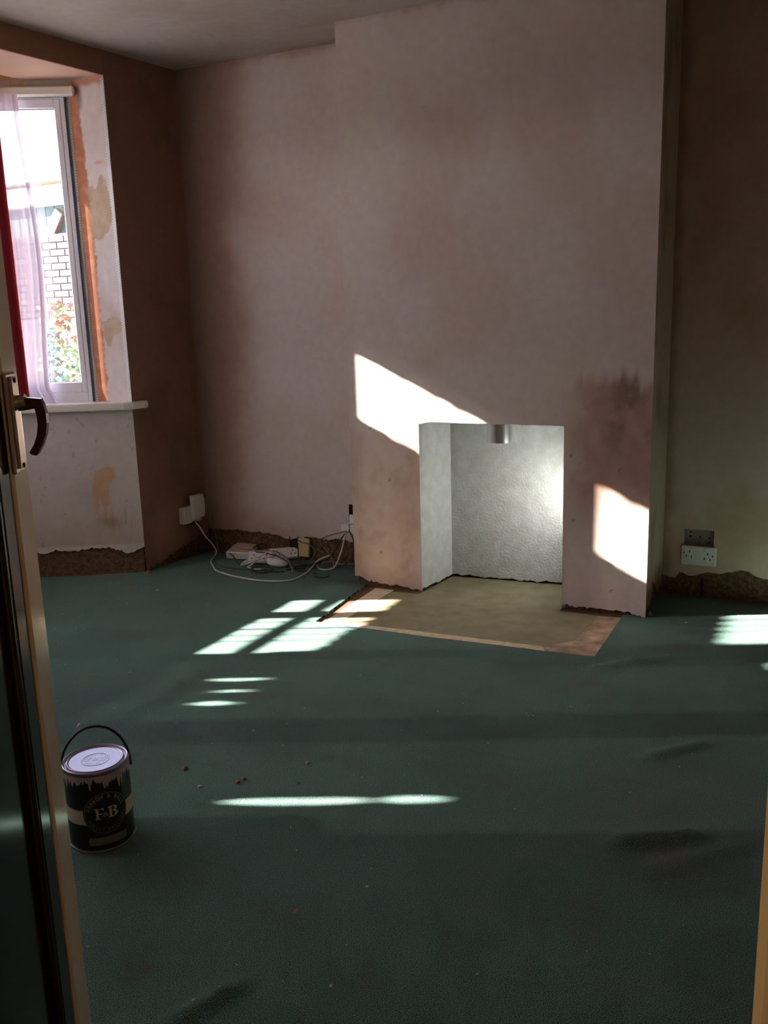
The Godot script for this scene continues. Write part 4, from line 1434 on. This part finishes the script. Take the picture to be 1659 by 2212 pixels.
# -------- sockets, boxes and adaptors
func socket_plate(st: SurfaceTool, at: Vector3, w: float, h: float, d: float) -> void:
	box(st, at - Vector3(w * 0.5, h * 0.5, 0), at + Vector3(w * 0.5, h * 0.5, d), 0.003)

func build_electrics() -> void:
	# recessed metal box above the double socket, right alcove
	var t := thing("metal_back_box", "rusty recessed metal back box let into the wall above the white double socket", "back box", Vector3(1.503, 0.262, -0.366))
	var s := ST()
	var w := 0.0605
	var h := 0.036
	var rust := mat(srgb(150, 136, 132), 0.6, 0.1)
	box(s, Vector3(-w, -h, -0.036), Vector3(w, h, -0.034))
	for q in [[-w, -w + 0.0015, -h, h], [w - 0.0015, w, -h, h], [-w, w, h - 0.0015, h], [-w, w, -h, -h + 0.0015]]:
		box(s, Vector3(q[0], q[2], -0.036), Vector3(q[1], q[3], -0.004), 0.0003)
	obj("box_shell", s, rust, t)
	for q in [[-0.04, 0.016, 0.004], [-0.041, -0.003, 0.005], [0.0, -0.003, 0.004], [0.04, -0.006, 0.004], [0.039, -0.026, 0.0045]]:
		s = ST()
		tube(s, [Vector3(q[0], q[1], -0.0345), Vector3(q[0], q[1], -0.0335)], q[2], 10)
		obj("knockout_hole", s, M.dark, t)
	s = ST()
	plate(s, Transform3D(Basis(), Vector3(0.008, -0.022, -0.02)), PackedVector2Array([Vector2(-0.022, -0.012), Vector2(0.02, -0.012), Vector2(0.016, 0.004), Vector2(0.004, 0.009), Vector2(-0.012, 0.003)]), 0.002)
	obj("grey_tab", s, mat(srgb(128, 138, 136), 0.6), t)
	# double socket face plate
	t = thing("double_socket", "white double wall socket plate fixed low in the right alcove", "socket", Vector3(1.505, 0.183, -0.366))
	s = ST()
	socket_plate(s, Vector3.ZERO, 0.146, 0.085, 0.010)
	obj("face_plate", s, M.white_plastic, t)
	for q in [[-0.038, 0.018], [-0.029, -0.006], [0.037, 0.012], [0.058, 0.004], [-0.061, 0.012], [-0.050, -0.003], [0.025, -0.010], [0.048, -0.012]]:
		s = ST()
		box(s, Vector3(q[0] - 0.0022, q[1] - 0.0045, 0.0095), Vector3(q[0] + 0.0022, q[1] + 0.0045, 0.0106), 0.0004)
		obj("pin_slot", s, M.dark, t)
	for sg in [-1.0, 1.0]:
		s = ST()
		box(s, Vector3(sg * 0.03 - 0.006, 0.026, 0.009), Vector3(sg * 0.03 + 0.006, 0.039, 0.0125), 0.001)
		obj("switch", s, M.white_plastic, t)
	# left alcove, partly behind the edge of the breast
	s = ST()
	box(s, Vector3(-0.166, 0.259, -0.322), Vector3(0.0, 0.317, -0.318))
	var wa := get_node("wall_alcove")
	obj("socket_hole_back", s, M.dark, wa)
	t = thing("plug_socket", "white wall socket with a three-pin plug, half hidden by the chimney breast edge", "socket", Vector3(-0.128, 0.213, -0.2655))
	s = ST()
	socket_plate(s, Vector3(0.01, 0.012, 0), 0.088, 0.086, 0.011)
	obj("face_plate", s, M.white_plastic, t)
	s = ST()
	plate(s, Transform3D(Basis(), Vector3(-0.043, -0.012, 0.040)), PackedVector2Array([Vector2(-0.022, 0.022), Vector2(0.018, 0.022), Vector2(0.022, 0.0), Vector2(0.013, -0.020), Vector2(-0.016, -0.022), Vector2(-0.022, -0.014)]), 0.032)
	obj("plug", s, M.white_plastic, t)
	s = ST()
	plate(s, Transform3D(Basis(), Vector3(0.008, -0.012, 0.040)), PackedVector2Array([Vector2(-0.022, 0.022), Vector2(0.018, 0.022), Vector2(0.022, 0.0), Vector2(0.013, -0.020), Vector2(-0.016, -0.022), Vector2(-0.022, -0.014)]), 0.032)
	obj("plug", s, M.white_plastic, t)
	# L-shaped white junction boxes on the dark nib
	var dir := (CORNER - BAY).normalized()
	var m := (BAY + dir * 0.315)
	t = thing("junction_box", "white socket box with a taller adaptor plugged in, on the dark wall by the corner", "junction box", Vector3(m.x, 0.0, m.y))
	t.basis = Basis(Vector3(dir.x, 0, dir.y), Vector3.UP, Vector3(dir.x, 0, dir.y).cross(Vector3.UP))
	s = ST()
	box(s, Vector3(-0.065, 0.198, 0.0), Vector3(0.062, 0.284, 0.042), 0.004)
	obj("pattress", s, M.white_plastic, t)
	s = ST()
	plate(s, Transform3D(Basis(), Vector3(0, 0, 0.062)), PackedVector2Array([Vector2(-0.010, 0.342), Vector2(0.062, 0.342), Vector2(0.071, 0.315), Vector2(0.073, 0.285), Vector2(0.070, 0.250), Vector2(0.066, 0.222), Vector2(-0.008, 0.222)]), 0.028)
	obj("adaptor", s, M.white_plastic, t)
	s = ST()
	box(s, Vector3(-0.01, 0.188, 0.03), Vector3(0.006, 0.206, 0.05), 0.002)
	obj("cable_plug", s, M.black_plastic, t)
	# router box
	t = thing("router_box", "flat white plastic box lying on the carpet in the left alcove corner", "router", Vector3(-0.80, 0.0, -0.245))
	t.rotation = Vector3(0.15, 0.12, 0.0)
	t.position.y = 0.013
	s = ST()
	box(s, Vector3(-0.068, 0.003, -0.095), Vector3(0.068, 0.042, 0.095), 0.004)
	obj("casing", s, M.white_plastic, t)
	s = ST()
	box(s, Vector3(-0.060, 0.0415, -0.088), Vector3(0.060, 0.0435, 0.088), 0.001)
	obj("top_panel", s, mat(srgb(196, 178, 160), 0.5), t)
	s = ST()
	for k in 4:
		box(s, Vector3(0.0675, 0.014, -0.07 + k * 0.035), Vector3(0.069, 0.028, -0.05 + k * 0.035), 0.0005)
	obj("ports", s, M.dark, t)
	# two extension sockets
	extension("white extension socket block leaning on its side, nearest the chimney breast", Vector3(-0.545, 0.034, -0.235), 0.70, 0.165, -0.62)
	extension("white extension socket block lying at the left, partly under the cables", Vector3(-0.625, 0.032, -0.130), 0.35, 0.135, -0.55)
	# oval adaptor
	t = thing("power_adaptor", "rounded white oval power adaptor lying on the carpet in front of the extension sockets", "adaptor", Vector3(-0.515, 0.024, -0.115))
	t.rotation.y = -0.1
	s = ST()
	var prof := []
	for k in 13:
		var a := -PI * 0.5 + PI * k / 12.0
		prof.append(Vector2(cos(a), sin(a)))
	s.set_smooth_group(1)
	for i in 12:
		for k in 32:
			var q := []
			for e in [[0, 0], [1, 0], [1, 1], [0, 1]]:
				var p: Vector2 = prof[i + e[0]]
				var a: float = TAU * (k + e[1]) / 32.0
				var rx := pow(absf(p.x), 0.7)
				q.append(Vector3(sin(a) * rx * 0.066, signf(p.y) * pow(absf(p.y), 0.8) * 0.023, cos(a) * rx * 0.037))
			quad(s, q[0], q[1], q[2], q[3])
	obj("shell", s, M.white_plastic, t, true)
	s = ST()
	for k in 32:
		var a := TAU * k / 32.0
		var b := TAU * (k + 1) / 32.0
		tri3(s, Vector3(-0.012, 0.0232, 0.004), Vector3(-0.012 + sin(b) * 0.036, 0.0215, 0.004 + cos(b) * 0.02), Vector3(-0.012 + sin(a) * 0.036, 0.0215, 0.004 + cos(a) * 0.02))
	obj("top_face", s, M.grey_plastic, t)
	# black adaptor standing in the extension socket
	t = thing("power_adaptor", "black block power adaptor plugged into the extension socket", "adaptor", Vector3(-0.512, 0.065, -0.285))
	t.rotation.y = 0.5
	s = ST()
	box(s, Vector3(-0.027, 0.0, -0.022), Vector3(0.027, 0.062, 0.022), 0.003)
	obj("casing", s, M.black_plastic, t)
	s = ST()
	tube(s, spline([Vector3(-0.005, 0.06, 0), Vector3(-0.004, 0.08, 0.002), Vector3(0.010, 0.088, 0.004), Vector3(0.02, 0.075, 0.006), Vector3(0.02, 0.06, 0.008)], 6), 0.0025, 6)
	obj("lead", s, M.black_plastic, t)
	# pale wooden block leaning on the wall
	t = thing("wood_block", "cream wooden block propped against the wall behind the black adaptor", "block", Vector3(-0.44, 0.022, -0.258))
	t.rotation = Vector3(-0.12, 0.15, -0.03)
	s = ST()
	box(s, Vector3(-0.036, 0.0, -0.012), Vector3(0.03, 0.098, 0.012), 0.003)
	obj("block", s, mat(srgb(196, 180, 126), 0.7), t)
	s = ST()
	box(s, Vector3(0.0302, 0.0, -0.011), Vector3(0.036, 0.093, 0.012), 0.001)
	obj("dark_end", s, mat(srgb(120, 96, 62), 0.8), t)

func extension(label: String, at: Vector3, turn: float, length: float, lean: float) -> void:
	var t := thing("extension_socket", label, "extension socket", at)
	t.rotation = Vector3(lean, turn, 0)
	var s := ST()
	box(s, Vector3(-length * 0.5, -0.031, -0.022), Vector3(length * 0.5, 0.031, 0.016), 0.005)
	obj("casing", s, M.white_plastic, t)
	for q in [-0.25, 0.25]:
		for e in [[0.0, 0.010], [-0.011, -0.008], [0.011, -0.008]]:
			s = ST()
			box(s, Vector3(q * length + e[0] - 0.0025, e[1] - 0.004, 0.0155), Vector3(q * length + e[0] + 0.0025, e[1] + 0.004, 0.0167), 0.0004)
			obj("pin_slot", s, M.dark, t)
	for q in [-1.0, 1.0]:
		s = ST()
		tube(s, [Vector3(q * (length * 0.5 - 0.01), 0, 0.0155), Vector3(q * (length * 0.5 - 0.01), 0, 0.0168)], 0.003, 8)
		obj("screw", s, M.steel, t)

# -------- loose cables
func cable(label: String, pts: Array, r: float, m: Material, called := "cable") -> void:
	var v := []
	for p in pts:
		v.append(Vector3(p[0], p[1], p[2]))
	var s := ST()
	tube(s, spline(v, 6), r, 8)
	tag(obj(called, s, m, self, true), label, "cable")

func build_cables() -> void:
	var grey := mat(srgb(214, 208, 198), 0.45)
	var white := mat(srgb(216, 208, 196), 0.5)
	var brown := mat(srgb(130, 110, 104), 0.5)
	var black := mat(srgb(34, 32, 32), 0.5)
	cable("long pale grey cable looping across the carpet from the wall box towards the chimney breast", [[-1.012, 0.2, -0.1], [-0.985, 0.17, -0.105], [-0.965, 0.12, -0.12], [-0.945, 0.07, -0.15], [-0.932, 0.03, -0.16], [-0.924, 0.006, -0.125], [-0.895, 0.005, -0.06], [-0.833, 0.005, 0.005], [-0.766, 0.005, 0.071], [-0.703, 0.005, 0.101], [-0.598, 0.005, 0.131], [-0.463, 0.005, 0.147], [-0.359, 0.005, 0.124], [-0.303, 0.007, 0.086], [-0.290, 0.010, -0.009], [-0.305, 0.018, -0.11], [-0.32, 0.03, -0.20], [-0.27, 0.05, -0.24]], 0.0042, grey)
	cable("thin black lead dropping straight from the wall box to the floor", [[-1.012, 0.21, -0.105], [-1.0, 0.18, -0.115], [-0.992, 0.12, -0.15], [-0.985, 0.06, -0.17], [-0.97, 0.004, -0.18], [-0.93, 0.004, -0.21]], 0.0022, black)
	cable("thin dark grey cable running along the floor behind the long pale cable", [[-0.905, 0.02, -0.11], [-0.863, 0.004, -0.06], [-0.781, 0.004, -0.005], [-0.687, 0.004, 0.005], [-0.592, 0.004, -0.021], [-0.50, 0.006, -0.03]], 0.003, mat(srgb(70, 74, 66), 0.5))
	cable("brown cable arching over the white router box and down to the right", [[-0.715, 0.046, -0.33], [-0.80, 0.052, -0.34], [-0.88, 0.050, -0.30], [-0.87, 0.047, -0.22], [-0.80, 0.047, -0.19], [-0.72, 0.05, -0.19], [-0.65, 0.058, -0.165], [-0.58, 0.07, -0.15], [-0.51, 0.068, -0.13], [-0.44, 0.045, -0.10], [-0.39, 0.018, -0.055], [-0.365, 0.007, -0.02]], 0.0036, brown)
	cable("black lead hanging from the router box front onto the carpet", [[-0.885, 0.03, -0.145], [-0.84, 0.032, -0.146], [-0.79, 0.025, -0.12], [-0.74, 0.008, -0.08], [-0.69, 0.004, -0.05]], 0.0026, black)
	cable("black lead arching up behind the router box", [[-0.745, 0.03, -0.2], [-0.735, 0.055, -0.23], [-0.70, 0.07, -0.26], [-0.67, 0.055, -0.25], [-0.66, 0.03, -0.22]], 0.003, black)
	cable("pale coiled flex looped at the left end of the extension sockets", [[-0.565, 0.05, -0.10], [-0.60, 0.04, -0.065], [-0.65, 0.02, -0.045], [-0.695, 0.007, -0.05], [-0.70, 0.015, -0.09], [-0.66, 0.035, -0.11], [-0.61, 0.045, -0.10], [-0.62, 0.02, -0.04], [-0.64, 0.006, -0.03], [-0.59, 0.006, -0.015], [-0.55, 0.006, -0.02]], 0.004, white)
	cable("pale flex crossing in front of the left extension socket", [[-0.56, 0.075, -0.14], [-0.60, 0.055, -0.09], [-0.64, 0.03, -0.06], [-0.685, 0.018, -0.065], [-0.66, 0.03, -0.12]], 0.0036, white)
	cable("coil of thin black cable in front of the oval adaptor", [[-0.60, 0.006, -0.03], [-0.591, 0.01, -0.005], [-0.55, 0.004, 0.032], [-0.50, 0.006, 0.026], [-0.475, 0.012, -0.02], [-0.53, 0.016, -0.04], [-0.60, 0.010, -0.02], [-0.585, 0.006, 0.018], [-0.53, 0.012, 0.02], [-0.47, 0.007, 0.0], [-0.42, 0.006, -0.03]], 0.0026, black)
	cable("dark flex lying over the extension sockets", [[-0.66, 0.06, -0.125], [-0.60, 0.066, -0.115], [-0.55, 0.062, -0.11], [-0.49, 0.055, -0.10], [-0.43, 0.03, -0.10], [-0.39, 0.01, -0.09]], 0.003, black)
	cable("white cable curving down from the plug socket into a loop on the carpet", [[-0.165, 0.185, -0.225], [-0.172, 0.15, -0.215], [-0.185, 0.10, -0.21], [-0.20, 0.05, -0.20], [-0.209, 0.012, -0.165], [-0.235, 0.005, -0.135], [-0.275, 0.005, -0.135], [-0.308, 0.008, -0.164], [-0.32, 0.02, -0.2]], 0.0042, white)
	cable("brown flex looping out from the plug socket to the left and down", [[-0.165, 0.19, -0.225], [-0.20, 0.18, -0.215], [-0.255, 0.162, -0.21], [-0.30, 0.14, -0.205], [-0.305, 0.115, -0.205], [-0.27, 0.08, -0.205], [-0.23, 0.04, -0.19], [-0.215, 0.008, -0.17]], 0.0028, mat(srgb(128, 108, 98), 0.5))
	cable("dark lead from the plug socket slanting to the extension sockets", [[-0.16, 0.188, -0.225], [-0.19, 0.15, -0.215], [-0.225, 0.09, -0.21], [-0.27, 0.04, -0.19], [-0.33, 0.02, -0.16], [-0.40, 0.012, -0.15]], 0.0034, black)
	cable("thin dark lead hanging close beside the chimney breast", [[-0.15, 0.19, -0.225], [-0.125, 0.16, -0.215], [-0.115, 0.11, -0.21], [-0.135, 0.05, -0.2], [-0.17, 0.02, -0.19], [-0.22, 0.01, -0.2]], 0.0028, black)
	cable("grey lead bowed between the black adaptor and the floor", [[-0.49, 0.115, -0.275], [-0.44, 0.11, -0.225], [-0.37, 0.10, -0.215], [-0.345, 0.06, -0.205], [-0.37, 0.02, -0.18], [-0.41, 0.008, -0.14], [-0.46, 0.006, -0.10]], 0.0028, mat(srgb(96, 90, 80), 0.5))
	cable("black lead running from the black adaptor down to the floor", [[-0.485, 0.10, -0.27], [-0.455, 0.075, -0.225], [-0.44, 0.03, -0.2], [-0.41, 0.008, -0.16]], 0.0024, black)
	cable("pale brown lead lying flat towards the chimney breast", [[-0.42, 0.006, -0.11], [-0.36, 0.012, -0.15], [-0.30, 0.022, -0.16], [-0.24, 0.035, -0.19], [-0.18, 0.025, -0.19], [-0.12, 0.03, -0.2]], 0.003, brown)
	cable("tangled black lead along the floor right of the oval adaptor", [[-0.43, 0.006, -0.06], [-0.38, 0.008, -0.10], [-0.33, 0.016, -0.13], [-0.29, 0.022, -0.12], [-0.31, 0.01, -0.08], [-0.36, 0.007, -0.06], [-0.40, 0.012, -0.09], [-0.35, 0.02, -0.12], [-0.28, 0.028, -0.16]], 0.0036, black)
	cable("small black ring of cable on the carpet apart from the tangle", [[-0.252, 0.005, -0.062], [-0.259, 0.004, -0.045], [-0.235, 0.004, -0.02], [-0.205, 0.004, -0.01], [-0.175, 0.004, -0.022], [-0.178, 0.005, -0.055]], 0.003, black)
	cable("thin pale cable climbing the alcove corner", [[-1.005, 0.215, -0.215], [-0.995, 0.17, -0.222], [-0.985, 0.13, -0.225], [-0.972, 0.07, -0.225], [-0.96, 0.01, -0.21]], 0.0022, mat(srgb(140, 126, 110), 0.6))

# -------- bits of plaster and brick on the carpet
func chip(called: String, label: String, x: float, z: float, w: float, l: float, h: float, turn: float, c: Color, group := "") -> void:
	var g := RandomNumberGenerator.new()
	g.seed = int(x * 1000.0) + int(z * 3000.0) + 5
	var s := ST()
	var n := 7
	var lo := []
	var up := []
	for k in n:
		var a := TAU * k / n
		var q := 0.75 + 0.5 * g.randf()
		lo.append(Vector3(sin(a) * w * q, 0, cos(a) * l * q))
		up.append(Vector3(sin(a) * w * q * 0.7, h * (0.6 + 0.5 * g.randf()), cos(a) * l * q * 0.7))
	for k in n:
		var j := (k + 1) % n
		quad(s, lo[j], up[j], up[k], lo[k])
		tri3(s, Vector3(0, h, 0), up[k], up[j])
		tri3(s, Vector3(0, 0, 0), lo[j], lo[k])
	var o := obj(called, s, mat(c, 0.9))
	o.position = Vector3(x, carpet_height(x, z) - 0.0005, z)
	o.rotation.y = turn
	tag(o, label, "debris", group)

func build_debris() -> void:
	var g := "bits of brick and plaster on the carpet"
	var pale := srgb(206, 190, 162)
	var red := srgb(168, 104, 80)
	chip("brick_chip", "reddish brick chip on the carpet right of the paint tin, nearest to the tin", 0.410, 1.793, 0.010, 0.008, 0.010, 0.4, red, g)
	chip("brick_chip", "reddish brick chip in the middle of the carpet, the lower of a close pair", 0.594, 1.798, 0.008, 0.007, 0.007, 1.1, red, g)
	chip("brick_chip", "reddish brick chip in the middle of the carpet, the upper of a close pair", 0.599, 1.774, 0.008, 0.006, 0.008, 2.0, red, g)
	chip("plaster_chip", "small pale plaster chip just below the brick chips right of the paint tin", 0.511, 1.856, 0.008, 0.005, 0.004, 0.7, pale, g)
	chip("plaster_chip", "curled pale plaster flake alone on the carpet above the long streak of sunlight", 0.714, 1.621, 0.009, 0.006, 0.006, 0.3, srgb(196, 176, 150), g)
	chip("plaster_chip", "tan crumb on the dark carpet below the long streak of sunlight", 1.036, 2.204, 0.008, 0.005, 0.005, 1.3, srgb(170, 140, 108), g)
	chip("brick_chip", "small reddish crumb at the foot of the paint tin", 0.513, 2.191, 0.005, 0.005, 0.005, 0.0, red, g)
	chip("plaster_chip", "long pale flake on the carpet behind the paint tin handle", -0.090, 1.698, 0.015, 0.005, 0.004, 1.9, pale, g)
	chip("brick_chip", "orange brick lump against the wall corner below the window sill", -1.060, 0.235, 0.012, 0.010, 0.018, 0.2, srgb(176, 104, 72), g)
	chip("plaster_chip", "pale splinter on the dark carpet near the bottom left of the view", 1.000, 2.508, 0.006, 0.003, 0.003, 0.9, pale, g)
	chip("plaster_chip", "small pale crumb on the dark carpet, right of the tan crumb", 1.135, 2.065, 0.004, 0.003, 0.003, 0.5, pale, g)
	chip("plaster_chip", "pale crumb on the darkest carpet at the bottom of the view", 1.214, 2.365, 0.005, 0.003, 0.003, 1.5, pale, g)
	chip("plaster_chip", "pale flake on the carpet in front of the bay apron", -0.829, 0.443, 0.012, 0.006, 0.004, 1.0, srgb(210, 176, 136), g)
	chip("brick_chip", "reddish crumb on the carpet in front of the bay apron", -0.956, 0.492, 0.008, 0.006, 0.006, 0.5, red, g)
	chip("plaster_chip", "pinkish plaster lump at the bottom right corner of the chimney breast", 1.366, -0.03, 0.010, 0.010, 0.018, 0.5, srgb(200, 166, 146), g)
	chip("plaster_chip", "white crumb on the carpet by the right alcove sunlight", 1.515, 0.007, 0.006, 0.003, 0.003, 0.5, srgb(226, 220, 200), g)
	chip("plaster_chip", "dark speck of grit on the carpet in the middle of the room", 0.750, 1.731, 0.005, 0.004, 0.003, 0.5, srgb(90, 70, 60), g)
	chip("plaster_chip", "pale crumb on the carpet between the paint tin and the small sun spots", 0.448, 1.506, 0.005, 0.004, 0.003, 0.5, pale, g)
	# countless smaller crumbs
	var r := RandomNumberGenerator.new()
	r.seed = 99
	var s := ST()
	for k in 420:
		var x := r.randf_range(-1.0, 2.1)
		var z := r.randf_range(-0.3, 2.9)
		if r.randf() < 0.35:
			z = r.randf_range(-0.22, 0.1)
			x = r.randf_range(-1.0, -0.1) if r.randf() < 0.6 else r.randf_range(1.4, 2.0)
		if (x > 0.0 and x < 1.4 and z < 0.56) or Vector2(x, z).distance_to(Vector2(0.433, 2.145)) < 0.1:
			continue
		if x < -1.02 + 0.0 or z < -0.22:
			continue
		var y := carpet_height(x, z)
		var q := r.randf_range(0.0008, 0.0026)
		cbox(s, Transform3D(Basis(Vector3.UP, r.randf() * TAU), Vector3(x, y + q * 0.4, z)), Vector3(q * r.randf_range(1.0, 2.6), q * 0.9, q), q * 0.2)
	var o := obj("plaster_crumbs", s, mat(srgb(200, 182, 152), 0.9))
	o.set_meta("kind", "stuff")
	tag(o, "tiny pale plaster crumbs strewn over the green carpet", "debris")
